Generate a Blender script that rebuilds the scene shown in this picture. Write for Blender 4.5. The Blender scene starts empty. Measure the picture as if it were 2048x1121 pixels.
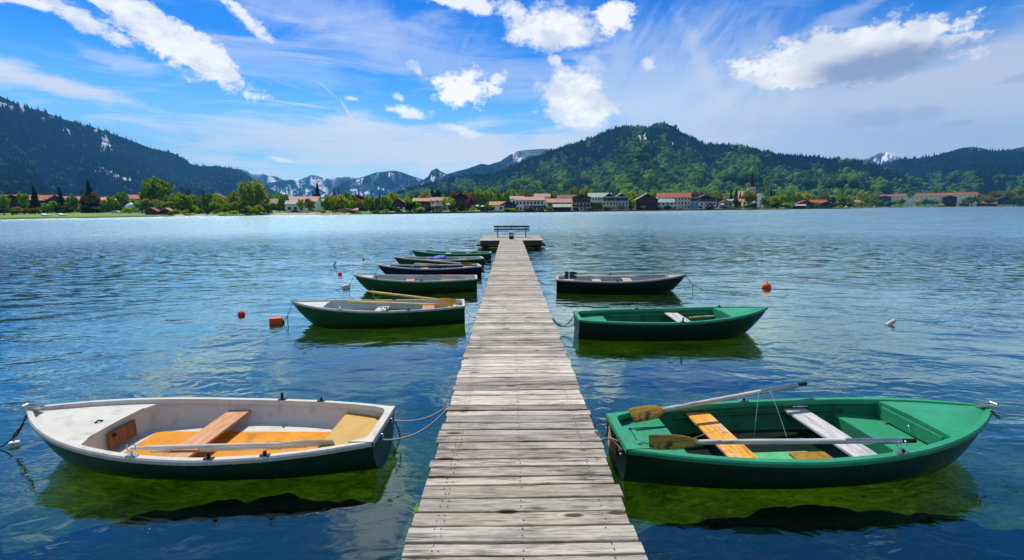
# Lake with a wooden jetty, moored rowing boats, lakeside town and mountains.
import bpy, bmesh, math, random
import numpy as np
from mathutils import Vector, Matrix

rnd = random.Random(11)
NR = np.random.RandomState(5)
scene = bpy.context.scene
COL = scene.collection
R = math.radians

# ------------------------------------------------------------------ camera
H_CAM = 2.6
FPX = 960.0
cam_d = bpy.data.cameras.new('camera')
cam = bpy.data.objects.new('camera', cam_d)
COL.objects.link(cam)
cam_d.sensor_width = 36.0
cam_d.lens = FPX / 2048.0 * 36.0
cam_d.clip_start = 0.05
cam_d.clip_end = 60000.0
PITCH = math.atan((560.5 - 417.0) / FPX)
ROLL = R(-0.32)
YAW = math.atan(3.0 / FPX)
CM = Matrix.Rotation(-YAW, 3, 'Z') @ Matrix.Rotation(math.pi / 2 - PITCH, 3, 'X') @ Matrix.Rotation(ROLL, 3, 'Z')
cam.location = (0, 0, H_CAM)
cam.rotation_euler = CM.to_euler()
scene.camera = cam


def ray(px, py):
    return CM @ Vector(((px - 1024.0) / FPX, -(py - 560.5) / FPX, -1.0))


def at_z(px, py, z):
    """point of the world at height z seen at photo pixel px, py"""
    d = ray(px, py)
    t = (z - H_CAM) / d.z
    return Vector((0, 0, H_CAM)) + d * t


def at_d(px, py, D):
    """point at distance D (along y) seen at photo pixel"""
    d = ray(px, py)
    return Vector((0, 0, H_CAM)) + d * (D / d.y)


def zpix(px, py, D):
    return at_d(px, py, D).z


# ------------------------------------------------------------------ tagging
def tag(o, label=None, cat=None, group=None, kind=None):
    if label: o['label'] = label
    if cat: o['category'] = cat
    if group: o['group'] = group
    if kind: o['kind'] = kind
    return o


def empty(name, loc=(0, 0, 0), rz=0.0, label=None, cat=None, group=None):
    o = bpy.data.objects.new(name, None)
    COL.objects.link(o)
    o.empty_display_size = 0.2
    o.location = loc
    o.rotation_euler = (0, 0, rz)
    return tag(o, label, cat, group)


def link(name, me, parent=None, mat=None, color=None):
    o = bpy.data.objects.new(name, me)
    COL.objects.link(o)
    if parent is not None: o.parent = parent
    if mat is not None:
        if len(me.materials) == 0: me.materials.append(mat)
    if color is not None: o.color = (*color, 1.0)
    return o


# ------------------------------------------------------------------ mesh builder
class MB:
    def __init__(s):
        s.v = []; s.f = []; s.c = []

    def add(s, vs, fs, c=None):
        n = len(s.v)
        s.v += [tuple(p) for p in vs]
        s.f += [tuple(i + n for i in f) for f in fs]
        if c is not None:
            s.c += [c] * len(vs)
        elif s.c:
            s.c += [(1, 1, 1)] * len(vs)
        return s

    def box(s, x0, x1, y0, y1, z0, z1, M=None, c=None):
        vs = [Vector((x, y, z)) for z in (z0, z1) for y in (y0, y1) for x in (x0, x1)]
        if M is not None: vs = [M @ v for v in vs]
        return s.add(vs, [(0, 2, 3, 1), (4, 5, 7, 6), (0, 1, 5, 4), (2, 6, 7, 3), (0, 4, 6, 2), (1, 3, 7, 5)], c)

    def grid(s, P, closed_u=False, closed_v=False, c=None):
        nu = len(P); nv = len(P[0])
        vs = [p for row in P for p in row]
        fs = []
        for i in range(nu if closed_u else nu - 1):
            for j in range(nv if closed_v else nv - 1):
                a = i * nv + j; b = ((i + 1) % nu) * nv + j
                d = i * nv + (j + 1) % nv; e = ((i + 1) % nu) * nv + (j + 1) % nv
                fs.append((a, b, e, d))
        return s.add(vs, fs, c)

    def tube(s, path, r, n=8, cap=True, flat=1.0, c=None):
        path = [Vector(p) for p in path]
        m = len(path)
        rs = r if isinstance(r, (list, tuple)) else [r] * m
        rows = []
        up = Vector((0, 0, 1))
        for i, p in enumerate(path):
            t = (path[min(i + 1, m - 1)] - path[max(i - 1, 0)])
            if t.length < 1e-9: t = Vector((1, 0, 0))
            t.normalize()
            u = up if abs(t.z) < 0.95 else Vector((1, 0, 0))
            a = t.cross(u).normalized(); b = a.cross(t).normalized()
            rows.append([p + (a * math.cos(k * 2 * math.pi / n) + b * math.sin(k * 2 * math.pi / n) * flat) * rs[i] for k in range(n)])
        base = len(s.v)
        s.grid(rows, closed_v=True, c=c)
        if cap:
            s.f.append(tuple(base + k for k in range(n)))
            s.f.append(tuple(base + (m - 1) * n + k for k in reversed(range(n))))
        return s

    def lathe(s, prof, n=16, M=None, c=None):
        rows = []
        for (r, z) in prof:
            row = [Vector((r * math.cos(k * 2 * math.pi / n), r * math.sin(k * 2 * math.pi / n), z)) for k in range(n)]
            if M is not None: row = [M @ v for v in row]
            rows.append(row)
        return s.grid(rows, closed_v=True, c=c)

    def prism(s, poly, z0, z1, M=None, c=None):
        n = len(poly)
        vs = [Vector((x, y, z0)) for x, y in poly] + [Vector((x, y, z1)) for x, y in poly]
        if M is not None: vs = [M @ v for v in vs]
        fs = [tuple(reversed(range(n))), tuple(range(n, 2 * n))] + [(i, (i + 1) % n, n + (i + 1) % n, n + i) for i in range(n)]
        return s.add(vs, fs, c)

    def mesh(s, name, smooth=False, bevel=0.0, recalc=True):
        me = bpy.data.meshes.new(name)
        me.from_pydata(s.v, [], s.f)
        if s.c:
            a = me.color_attributes.new('Col', 'FLOAT_COLOR', 'POINT')
            arr = np.ones((len(s.v), 4), np.float32); arr[:, :3] = np.array(s.c, np.float32)
            a.data.foreach_set('color', arr.ravel())
        if recalc or bevel:
            bm = bmesh.new(); bm.from_mesh(me)
            if bevel:
                ed = [e for e in bm.edges if len(e.link_faces) == 2 and e.calc_face_angle(0) > 0.6]
                bmesh.ops.bevel(bm, geom=ed, offset=bevel, segments=2, affect='EDGES', profile=0.6)
            bmesh.ops.recalc_face_normals(bm, faces=bm.faces)
            bm.to_mesh(me); bm.free()
        if smooth:
            me.polygons.foreach_set('use_smooth', [True] * len(me.polygons))
            if smooth == 'auto':
                try: me.set_sharp_from_angle(angle=R(38))
                except Exception: pass
        return me

    def build(s, name, mat, parent=None, smooth=False, bevel=0.0, color=None, recalc=True):
        return link(name, s.mesh(name, smooth, bevel, recalc), parent, mat, color)


def np_mesh(name, V, F, col=None, smooth=False):
    me = bpy.data.meshes.new(name)
    n = len(V); k = F.shape[1]
    me.vertices.add(n); me.vertices.foreach_set('co', V.astype(np.float32).ravel())
    me.loops.add(F.size); me.loops.foreach_set('vertex_index', F.astype(np.int32).ravel())
    me.polygons.add(len(F))
    me.polygons.foreach_set('loop_start', np.arange(0, F.size, k, dtype=np.int32))
    try: me.polygons.foreach_set('loop_total', np.full(len(F), k, dtype=np.int32))
    except Exception: pass
    if smooth: me.polygons.foreach_set('use_smooth', np.ones(len(F), bool))
    me.update(calc_edges=True)
    if col is not None:
        a = me.color_attributes.new('Col', 'FLOAT_COLOR', 'POINT')
        c4 = np.ones((n, 4), np.float32); c4[:, :3] = col
        a.data.foreach_set('color', c4.ravel())
    me.validate()
    return me


# vectorised value noise ------------------------------------------------
def vnoise(x, y, seed=0):
    xi = np.floor(x).astype(np.int64); yi = np.floor(y).astype(np.int64)
    fx = x - xi; fy = y - yi
    fx = fx * fx * (3 - 2 * fx); fy = fy * fy * (3 - 2 * fy)

    def h(a, b):
        n = (a * 374761393 + b * 668265263 + seed * 974634777) & 0x7fffffff
        n = ((n ^ (n >> 13)) * 1274126177) & 0x7fffffff
        return ((n ^ (n >> 16)) & 0xffff) / 65535.0
    a = h(xi, yi); b = h(xi + 1, yi); c = h(xi, yi + 1); d = h(xi + 1, yi + 1)
    return (a * (1 - fx) + b * fx) * (1 - fy) + (c * (1 - fx) + d * fx) * fy


def fbm(x, y, o=4, seed=0, ridge=False):
    s = 0.0; a = 0.5; f = 1.0; t = 0.0
    for i in range(o):
        n = vnoise(x * f + 17.3 * i, y * f - 9.1 * i, seed + i)
        if ridge: n = 1 - abs(2 * n - 1)
        s = s + a * n; t += a; a *= 0.5; f *= 2.03
    return s / t


# ------------------------------------------------------------------ materials
class NT:
    """small helper for node trees"""
    def __init__(s, tree):
        s.t = tree; s.n = tree.nodes; s.l = tree.links

    def node(s, typ, ins=None, **kw):
        n = s.n.new(typ)
        for k, v in kw.items(): setattr(n, k, v)
        for k, v in (ins or {}).items():
            if isinstance(v, bpy.types.NodeSocket): s.l.new(v, n.inputs[k])
            else: n.inputs[k].default_value = v
        return n

    def math(s, op, a, b=0.0, c=None, clamp=False):
        n = s.n.new('ShaderNodeMath'); n.operation = op; n.use_clamp = clamp
        for i, v in enumerate((a, b) if c is None else (a, b, c)):
            if isinstance(v, bpy.types.NodeSocket): s.l.new(v, n.inputs[i])
            else: n.inputs[i].default_value = v
        return n.outputs[0]

    def mix(s, f, a, b, blend='MIX'):
        n = s.n.new('ShaderNodeMix'); n.data_type = 'RGBA'; n.blend_type = blend
        for i, v in ((0, f), (6, a), (7, b)):
            if isinstance(v, bpy.types.NodeSocket): s.l.new(v, n.inputs[i])
            else: n.inputs[i].default_value = (*v, 1.0) if isinstance(v, tuple) and len(v) == 3 else v
        return n.outputs[2]

    def noise(s, vec, scale, detail=3.0, rough=0.5, dist=0.0, out=0):
        n = s.node('ShaderNodeTexNoise', {'Scale': scale, 'Detail': detail, 'Roughness': rough, 'Distortion': dist})
        if vec is not None: s.l.new(vec, n.inputs['Vector'])
        return n.outputs[out]

    def mapping(s, vec, scale=(1, 1, 1), rot=(0, 0, 0), loc=(0, 0, 0)):
        n = s.node('ShaderNodeMapping', {'Scale': scale, 'Rotation': rot, 'Location': loc})
        s.l.new(vec, n.inputs['Vector']); return n.outputs[0]

    def ramp(s, f, stops, interp='LINEAR'):
        n = s.n.new('ShaderNodeValToRGB'); n.color_ramp.interpolation = interp
        e = n.color_ramp.elements
        while len(e) < len(stops): e.new(0.5)
        for i, (p, c) in enumerate(stops):
            e[i].position = p
            e[i].color = (*c, 1.0) if isinstance(c, (tuple, list)) else (c, c, c, 1.0)
        s.l.new(f, n.inputs[0]); return n.outputs[0]

    def smooth(s, v, lo, hi):
        n = s.n.new('ShaderNodeMapRange'); n.interpolation_type = 'SMOOTHSTEP'
        s.l.new(v, n.inputs[0]); n.inputs[1].default_value = lo; n.inputs[2].default_value = hi
        return n.outputs[0]


def material(name):
    m = bpy.data.materials.new(name); m.use_nodes = True
    m.node_tree.nodes.clear()
    T = NT(m.node_tree)
    out = T.node('ShaderNodeOutputMaterial')
    return m, T, out


def paint(name, col, rough=0.4, var=0.25, scale=3.0, bump=0.0, metal=0.0, coat=0.0, dirt=None, dirt_amt=0.0, attr=False, use_objcol=False, spec=0.22):
    """a coloured surface with some mottling, dirt and bump"""
    m, T, out = material(name)
    tc = T.node('ShaderNodeTexCoord').outputs['Object']
    n1 = T.noise(tc, scale, 5, 0.6)
    n2 = T.noise(tc, scale * 7, 4, 0.6)
    f = T.math('ADD', T.math('MULTIPLY', n1, 0.65), T.math('MULTIPLY', n2, 0.35))
    f = T.ramp(f, [(0.3, 1 - var), (0.7, 1 + var * 0.6)])
    base = col
    if attr:
        base = T.node('ShaderNodeVertexColor', layer_name='Col').outputs[0]
        base = T.mix(1.0, base, (*col,), 'MULTIPLY')
    if use_objcol:
        base = T.node('ShaderNodeObjectInfo').outputs['Color']
    c = T.mix(1.0, base, f, 'MULTIPLY')
    if dirt:
        dn = T.noise(T.mapping(tc, (1, 1, 0.35)), scale * 2.2, 6, 0.7)
        df = T.math('MULTIPLY', T.smooth(dn, 0.5, 0.72), dirt_amt)
        c = T.mix(df, c, dirt)
    if name.endswith('_hull'):
        sz = T.node('ShaderNodeSeparateXYZ'); T.l.new(tc, sz.inputs[0])
        zz = T.math('ADD', sz.outputs[2], T.math('MULTIPLY', T.math('SUBTRACT', T.noise(tc, 5.0, 6, 0.7), 0.5), 0.12))
        c = T.mix(T.math('MULTIPLY', T.smooth(zz, 0.075, 0.02), 0.75), c, (0.035, 0.045, 0.018))
        scr = T.noise(T.mapping(tc, (0.8, 1, 14)), 6.0, 5, 0.7)
        c = T.mix(T.math('MULTIPLY', T.smooth(scr, 0.66, 0.72), 0.30), c, (0.16, 0.20, 0.17))
    rg = T.math('ADD', T.math('MULTIPLY', n2, 0.3), rough - 0.15, clamp=True)
    b = T.node('ShaderNodeBsdfPrincipled', {'Base Color': c, 'Roughness': rg, 'Metallic': metal})
    b.inputs['Specular IOR Level'].default_value = spec
    b.inputs['Coat Weight'].default_value = coat
    b.inputs['Coat Roughness'].default_value = 0.15
    if bump:
        bp = T.node('ShaderNodeBump', {'Strength': 1.0, 'Distance': bump, 'Height': n2})
        T.l.new(bp.outputs[0], b.inputs['Normal'])
    T.l.new(b.outputs[0], out.inputs[0])
    return m


def wood(name, dark, light, axis='x', scale=1.0, rough=0.75, attr=False, knots=True, bump=0.002, wear=None):
    m, T, out = material(name)
    tc = T.node('ShaderNodeTexCoord').outputs['Object']
    sc = {'x': (1.5, 20, 20), 'y': (20, 1.5, 20), 'z': (20, 20, 1.5)}[axis]
    vec = T.mapping(tc, tuple(v * scale for v in sc))
    if attr:
        ac = T.node('ShaderNodeVertexColor', layer_name='Col').outputs[0]
        off = T.node('ShaderNodeVectorMath', operation='MULTIPLY_ADD'); T.l.new(ac, off.inputs[0])
        off.inputs[1].default_value = (37, 53, 71); T.l.new(vec, off.inputs[2]); vec = off.outputs[0]
    n0 = T.noise(vec, 0.7, 3, 0.5, 0.6)
    n1 = T.noise(vec, 2.2, 7, 0.68, 0.5)
    n2 = T.noise(vec, 9.0, 5, 0.7, 0.2)
    f = T.math('ADD', T.math('MULTIPLY', n1, 0.55), T.math('ADD', T.math('MULTIPLY', n2, 0.25), T.math('MULTIPLY', n0, 0.2)))
    mid = tuple((a + b) / 2 for a, b in zip(dark, light))
    c = T.ramp(f, [(0.36, dark), (0.455, mid), (0.53, light), (0.70, tuple(min(1, v * 1.15) for v in light))])
    patchy = T.smooth(T.noise(T.mapping(tc, {'x': (1.3, 5, 5), 'y': (5, 1.3, 5), 'z': (5, 5, 1.3)}[axis]), 1.2 * scale, 5, 0.65, 0.8), 0.50, 0.66)
    c = T.mix(T.math('MULTIPLY', patchy, 0.55), c, mid)
    if attr:
        sep = T.node('ShaderNodeSeparateColor'); T.l.new(ac, sep.inputs[0])
        br = T.math('ADD', T.math('MULTIPLY', sep.outputs[0], 0.62), 0.58)
        c = T.mix(1.0, c, br, 'MULTIPLY')
        c = T.mix(T.math('MULTIPLY', sep.outputs[1], 0.45), c, (0.72, 0.60, 0.48), 'MULTIPLY')
    if knots:
        kv = T.mapping(tc, {'x': (2.2, 6.5, 6.5), 'y': (6.5, 2.2, 6.5), 'z': (6.5, 6.5, 2.2)}[axis])
        vo = T.node('ShaderNodeTexVoronoi', {'Scale': 1.0 * scale, 'Randomness': 1.0}); T.l.new(kv, vo.inputs['Vector'])
        kd = T.math('ADD', vo.outputs['Distance'], T.math('MULTIPLY', n1, 0.12))
        km = T.smooth(kd, 0.27, 0.17)
        sepk = T.node('ShaderNodeSeparateColor'); T.l.new(vo.outputs['Color'], sepk.inputs[0])
        km = T.math('MULTIPLY', km, T.math('GREATER_THAN', sepk.outputs[0], 0.55))
        c = T.mix(T.math('MULTIPLY', km, 0.92), c, tuple(v * 0.45 for v in dark))
        ring = T.smooth(T.math('ABSOLUTE', T.math('SUBTRACT', kd, 0.36)), 0.05, 0.01)
        ring = T.math('MULTIPLY', ring, T.math('GREATER_THAN', sepk.outputs[0], 0.55))
        c = T.mix(T.math('MULTIPLY', ring, 0.22), c, dark)
    # long cracks
    cv = T.mapping(tc, tuple(v * scale * 0.9 for v in {'x': (0.5, 16, 16), 'y': (16, 0.5, 16), 'z': (16, 16, 0.5)}[axis]), loc=(3.1, 7.7, 1.3))
    cn = T.noise(cv, 1.6, 4, 0.55, 0.4)
    cr = T.smooth(T.math('ABSOLUTE', T.math('SUBTRACT', cn, 0.5)), 0.022, 0.004)
    cr = T.math('MULTIPLY', cr, T.smooth(T.noise(tc, 2.3 * scale, 2), 0.48, 0.62))
    c = T.mix(T.math('MULTIPLY', cr, 0.8), c, tuple(v * 0.3 for v in dark))
    if wear:
        wn = T.noise(tc, 9 * scale, 6, 0.7)
        c = T.mix(T.smooth(wn, 0.55, 0.62), c, wear)
    hgt = T.math('SUBTRACT', f, T.math('MULTIPLY', cr, 0.8))
    bp = T.node('ShaderNodeBump', {'Strength': 1.0, 'Distance': bump, 'Height': hgt})
    b = T.node('ShaderNodeBsdfPrincipled', {'Base Color': c, 'Roughness': rough, 'Normal': bp.outputs[0], 'Specular IOR Level': 0.12})
    T.l.new(b.outputs[0], out.inputs[0])
    return m
# ------------------------------------------------------------------ render / world / sun
scene.render.engine = 'CYCLES'
scene.cycles.use_denoising = True
scene.cycles.max_bounces = 8
scene.cycles.diffuse_bounces = 2
scene.cycles.glossy_bounces = 3
scene.cycles.transmission_bounces = 2
scene.cycles.transparent_max_bounces = 12
scene.cycles.volume_bounces = 0
scene.cycles.caustics_reflective = False
scene.cycles.sample_clamp_direct = 12.0
scene.cycles.sample_clamp_indirect = 4.0
scene.view_settings.view_transform = 'Standard'
scene.view_settings.look = 'None'
scene.view_settings.exposure = EXPOSURE = 0.05
scene.view_settings.gamma = 1.0

SUN_EL, SUN_AZ = R(55.0), R(-24.0)      # azimuth from +Y towards +X
sd = bpy.data.lights.new('sun', 'SUN')
sd.energy = 5.0; sd.angle = R(0.5); sd.color = (1.0, 0.945, 0.83)
sun = bpy.data.objects.new('sun', sd); COL.objects.link(sun)
sdir = Vector((math.cos(SUN_EL) * math.sin(SUN_AZ), math.cos(SUN_EL) * math.cos(SUN_AZ), math.sin(SUN_EL)))
sun.rotation_euler = (-sdir).to_track_quat('-Z', 'Y').to_euler()
sun.location = sdir * 50

world = bpy.data.worlds.new('World'); scene.world = world
world.use_nodes = True
T = NT(world.node_tree); T.n.clear()
SKY_S = 0.1
sky = T.node('ShaderNodeTexSky', sky_type='NISHITA', sun_disc=False, sun_elevation=SUN_EL, sun_rotation=SUN_AZ,
             altitude=700, air_density=1.0, dust_density=0.3, ozone_density=3.0)
tcv = T.node('ShaderNodeTexCoord').outputs['Generated']
sx = T.node('ShaderNodeSeparateXYZ'); T.l.new(tcv, sx.inputs[0])
X, Y, Z = sx.outputs
az = T.math('ARCTAN2', X, Y)
el = T.math('ARCSINE', Z)
cv = T.node('ShaderNodeCombineXYZ', {'X': az, 'Y': el, 'Z': 0.0}).outputs[0]
# wispy warp shared by all the clouds
w1 = T.node('ShaderNodeTexNoise', {'Scale': 9.0, 'Detail': 5.0, 'Roughness': 0.6}); T.l.new(cv, w1.inputs['Vector'])
wv = T.node('ShaderNodeVectorMath', operation='MULTIPLY_ADD')
T.l.new(w1.outputs['Color'], wv.inputs[0]); wv.inputs[1].default_value = (0.045, 0.030, 0.0)
wsub = T.node('ShaderNodeVectorMath', operation='SUBTRACT'); T.l.new(cv, wsub.inputs[0]); wsub.inputs[1].default_value = (0.0225, 0.015, 0.0)
T.l.new(wsub.outputs[0], wv.inputs[2]); CW = wv.outputs[0]
edge = T.noise(T.mapping(cv, (1, 1.35, 1)), 22.0, 9, 0.68)          # puffy detail
streak = T.noise(T.mapping(cv, (0.55, 3.4, 1), (0, 0, R(9))), 7.0, 7, 0.66, 0.6)   # cirrus detail
streak2 = T.noise(T.mapping(T.mapping(cv, (1, 1, 1), (0, 0, R(-52))), (0.8, 2.2, 1)), 6.0, 6, 0.66, 0.5)
body = T.noise(T.mapping(cv, (1, 1.6, 1), loc=(0.02, 0.035, 0)), 15.0, 5, 0.6)

sat = T.node('ShaderNodeHueSaturation', {'Hue': 0.5, 'Saturation': 1.25, 'Value': 1.0, 'Color': sky.outputs[0]}).outputs[0]
tinted = T.mix(1.0, sat, T.ramp(T.math('MULTIPLY', el, 1.0), [(0.0, (0.62, 1.15, 1.55)), (0.15, (0.17, 0.98, 1.58)), (0.38, (0.015, 0.60, 1.34)), (0.55, (0.18, 0.86, 1.16)), (1.0, (0.30, 0.85, 1.05))]), 'MULTIPLY')
# bluer towards the zenith, paler towards the horizon (the atmosphere of this day)
pale = T.smooth(el, 0.30, -0.02)
col = T.mix(T.math('MULTIPLY', pale, 0.70), tinted, (5.9, 7.4, 9.0))

# large cirrus sheets over the whole dome
ci = T.math('MULTIPLY', T.smooth(streak, 0.46, 0.78), T.smooth(T.noise(cv, 1.7, 3), 0.36, 0.62))
col = T.mix(T.math('MULTIPLY', ci, 0.55), col, (7.6, 8.3, 9.4))


def azel(px, py):
    d = ray(px, py).normalized()
    return math.atan2(d.x, d.y), math.asin(d.z)


def cloud(px, py, hl, hh, ang, amt, colr, noise=None, k=1.0, lo=0.0, hi=0.5, body_shade=None, warp=True):
    global col
    a0, e0 = azel(px, py)
    k_ = 1.0 / FPX * math.cos(math.atan((px - 1024) / FPX)) ** 1.2
    m = T.node('ShaderNodeMapping', vector_type='TEXTURE')
    T.l.new(CW if warp else cv, m.inputs[0])
    m.inputs['Location'].default_value = (a0, e0, 0)
    m.inputs['Rotation'].default_value = (0, 0, -R(ang))
    m.inputs['Scale'].default_value = (hl * k_ * (1.0 if noise is edge else 1.1), hh * k_ * (1.0 if noise is edge else 1.12), 1)
    ln = T.node('ShaderNodeVectorMath', operation='LENGTH'); T.l.new(m.outputs[0], ln.inputs[0])
    e = T.math('SUBTRACT', 1.0, ln.outputs['Value'])
    if noise is not None:
        e = T.math('MULTIPLY_ADD', T.math('SUBTRACT', noise, 0.5), k, e)
    f = T.math('MULTIPLY', T.smooth(e, lo, hi), amt)
    if body_shade is not None:
        cc = T.mix(T.smooth(body, 0.40, 0.62), body_shade, colr)
    else:
        cc = colr
    col = T.mix(f, col, cc)


WHITE = (11.0, 11.0, 11.2); SH = (7.6, 8.1, 9.3); VEIL = (6.9, 7.7, 9.3); LAV = (5.7, 6.4, 7.8)
# broad veils first
cloud(1800, 280, 640, 180, 2, 0.92, LAV, streak, 1.0, -0.1, 0.6)
cloud(1560, 250, 440, 190, 0, 0.70, (5.2, 6.0, 8.2), streak2, 1.2, -0.1, 0.9)
cloud(1330, 190, 270, 170, 20, 0.55, VEIL, streak2, 2.2, 0.0, 0.9)
cloud(1990, 130, 240, 70, -14, 0.75, (5.4, 6.0, 7.8), streak, 1.5, 0, 0.8)
cloud(860, 305, 560, 64, 3, 0.95, (7.6, 8.2, 9.4), streak, 2.4, 0.0, 0.8)
cloud(560, 275, 280, 30, 6, 0.8, (7.4, 8.2, 9.4), streak, 2.2, 0.0, 0.8)
cloud(1180, 300, 300, 50, 0, 0.85, (7.4, 8.0, 9.2), streak, 1.6, 0.0, 0.8)
cloud(900, 120, 420, 60, 10, 0.42, VEIL, streak, 2.6, 0.0, 0.9)
cloud(700, 45, 300, 60, 8, 0.35, VEIL, streak2, 2.6, 0.0, 0.9)
cloud(560, 130, 260, 40, 6, 0.35, VEIL, streak, 2.6, 0.0, 0.9)
cloud(1395, 110, 150, 20, 60, 0.34, (7.4, 7.9, 9.2), streak2, 1.6, 0.0, 0.9)
cloud(1700, 25, 150, 22, -22, 0.4, VEIL, streak, 2.6, 0.0, 0.9)
cloud(120, 178, 190, 26, 6, 0.85, (7.6, 7.9, 8.9), streak, 1.8, 0.0, 0.7)
cloud(10, 135, 70, 24, 8, 0.8, (8.0, 8.3, 9.2), streak, 1.8, 0.0, 0.7)
cloud(215, 112, 110, 20, 10, 0.5, VEIL, streak, 2.6, 0.0, 0.8)
# dense clouds
cloud(345, 80, 205, 46, 29, 1.0, WHITE, edge, 2.3, 0.02, 0.40, SH)
cloud(150, 30, 110, 26, 24, 0.9, WHITE, edge, 3.2, 0.05, 0.6, SH)
cloud(20, -4, 110, 16, 4, 0.9, WHITE, edge, 2.4, 0.0, 0.6)
cloud(398, 95, 60, 28, 25, 0.8, WHITE, edge, 3.0, 0.05, 0.6)
cloud(487, 26, 74, 17, 44, 0.85, WHITE, edge, 3.0, 0.02, 0.6)
cloud(1110, 56, 122, 44, 3, 1.0, WHITE, edge, 1.5, 0.06, 0.50, SH)
cloud(1232, 34, 36, 30, 0, 1.0, WHITE, edge, 2.4, 0.02, 0.5)
cloud(1150, 198, 100, 66, 24, 1.0, WHITE, edge, 1.5, 0.06, 0.46, SH)
cloud(1030, 20, 40, 20, 30, 0.7, WHITE, edge, 2.0, 0.05, 0.7)
cloud(935, 4, 90, 18, 6, 0.9, WHITE, edge, 2.6, 0.0, 0.6)
cloud(926, 178, 66, 36, 0, 1.0, WHITE, edge, 2.8, 0.02, 0.5)
cloud(990, 160, 26, 14, -20, 0.8, WHITE, edge, 3.2, 0.02, 0.7)
cloud(836, 142, 22, 14, 30, 0.6, WHITE, edge, 3.2, 0.05, 0.7)
cloud(824, 226, 42, 15, 4, 0.85, WHITE, edge, 2.6, 0.0, 0.6)
cloud(710, 200, 20, 8, 4, 0.6, WHITE, edge, 2.2, 0.0, 0.7)
cloud(800, 196, 14, 9, 30, 0.6, WHITE, edge, 2.2, 0.0, 0.7)
cloud(925, 264, 60, 12, 10, 0.7, WHITE, edge, 2.4, 0.0, 0.7)
cloud(1106, 122, 18, 12, 10, 0.7, WHITE, edge, 2.4, 0.0, 0.7)
cloud(1292, 130, 20, 14, 10, 0.6, WHITE, edge, 2.6, 0.0, 0.7)
cloud(1180, 122, 40, 20, 10, 0.35, WHITE, edge, 2.6, 0.0, 0.7)
cloud(1690, 108, 232, 60, -2, 1.0, (10.6, 10.7, 11.0), edge, 1.9, 0.04, 0.36, (8.0, 8.4, 9.3))
cloud(1885, 52, 30, 22, 0, 0.7, WHITE, edge, 3.0, 0.05, 0.8)
cloud(1755, 126, 165, 42, -2, 0.95, (2.6, 3.1, 4.6), body, 1.2, 0.0, 0.75)
cloud(1760, 236, 125, 24, 0, 0.5, (3.4, 4.0, 6.0), edge, 2.6, 0.05, 0.7)
cloud(1925, 242, 30, 10, 0, 0.5, (3.4, 4.0, 6.0), edge, 2.6, 0.05, 0.7)
cloud(2025, 156, 46, 13, -10, 0.5, (3.4, 4.0, 6.0), edge, 2.6, 0.05, 0.7)
cloud(565, 318, 30, 7, 12, 0.7, WHITE, edge, 2.0, 0.0, 0.7)
# clouds above the picture, seen only as pale patches on the water
def above(px, py, hl, hh, ang, amt, colr=(9.2, 9.5, 10.0), nz=None, k=2.4):
    global col
    d = ray(px, py).normalized(); d.z = -d.z
    a0, e0 = math.atan2(d.x, d.y), math.asin(d.z)
    m = T.node('ShaderNodeMapping', vector_type='TEXTURE'); T.l.new(CW, m.inputs[0])
    m.inputs['Location'].default_value = (a0, e0, 0); m.inputs['Rotation'].default_value = (0, 0, R(ang)); m.inputs['Scale'].default_value = (hl / FPX, hh / FPX, 1)
    ln = T.node('ShaderNodeVectorMath', operation='LENGTH'); T.l.new(m.outputs[0], ln.inputs[0])
    e = T.math('MULTIPLY_ADD', T.math('SUBTRACT', nz or streak, 0.5), k, T.math('SUBTRACT', 1.0, ln.outputs['Value']))
    col = T.mix(T.math('MULTIPLY', T.smooth(e, 0.0, 0.6), amt), col, colr)
above(760, 1010, 95, 130, 10, 0.9, nz=edge)
above(250, 930, 200, 50, -10, 0.5)
above(1500, 900, 220, 34, 5, 0.45)
above(1000, 1040, 130, 90, 0, 0.6, nz=edge)
# vapour trails
cloud(598, 209, 100, 3.5, 4, 0.5, VEIL, edge, 0.8, 0.0, 0.7, warp=False)
cloud(694, 222, 34, 3.5, 62, 0.6, (8, 8.6, 9.6), edge, 0.8, 0.0, 0.7, warp=False)
cloud(655, 180, 40, 3.0, 40, 0.3, VEIL, edge, 0.8, 0.0, 0.7, warp=False)
col = T.mix(1.0, col, T.ramp(el, [(0.0, (1.72, 1.56, 1.22)), (0.14, (1.60, 1.46, 1.16)), (0.30, (1.16, 1.10, 1.02)), (0.55, (0.96, 0.96, 0.98))], 'EASE'), 'MULTIPLY')
# unseen grey-white cloud added behind the viewer to make the fill light less blue
back = T.math('MULTIPLY', T.smooth(Y, 0.25, -0.25), T.smooth(T.noise(tcv, 2.2, 4), 0.30, 0.62))
col = T.mix(T.math('MULTIPLY', back, 0.7), col, (5.0, 5.0, 5.0))
bg = T.node('ShaderNodeBackground', {'Color': col, 'Strength': SKY_S})
wo = T.node('ShaderNodeOutputWorld'); T.l.new(bg.outputs[0], wo.inputs[0])
world.cycles.sampling_method = 'MANUAL'
world.cycles.sample_map_resolution = 1024

# ------------------------------------------------------------------ shoreline
SHORE = [(-700, 452), (-300, 444), (0, 439.5), (100, 437.5), (200, 436.3), (300, 434.2), (400, 432.6), (480, 432.4), (530, 431), (680, 430), (840, 428), (960, 426.2),
         (1110, 425), (1240, 423), (1380, 421.3), (1530, 419.6), (1680, 418.0), (1750, 416.0), (1850, 415.2), (2048, 413.8), (2300, 412.2)]
S_TH, S_R = [], []
for px, py in SHORE:
    p = at_z(px, py, 0.0)
    S_TH.append(math.atan2(p.x, p.y)); S_R.append(math.hypot(p.x, p.y))
S_TH = np.array(S_TH); S_R = np.array(S_R)


def shore_r(th):
    return np.interp(th, S_TH, S_R)


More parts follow.
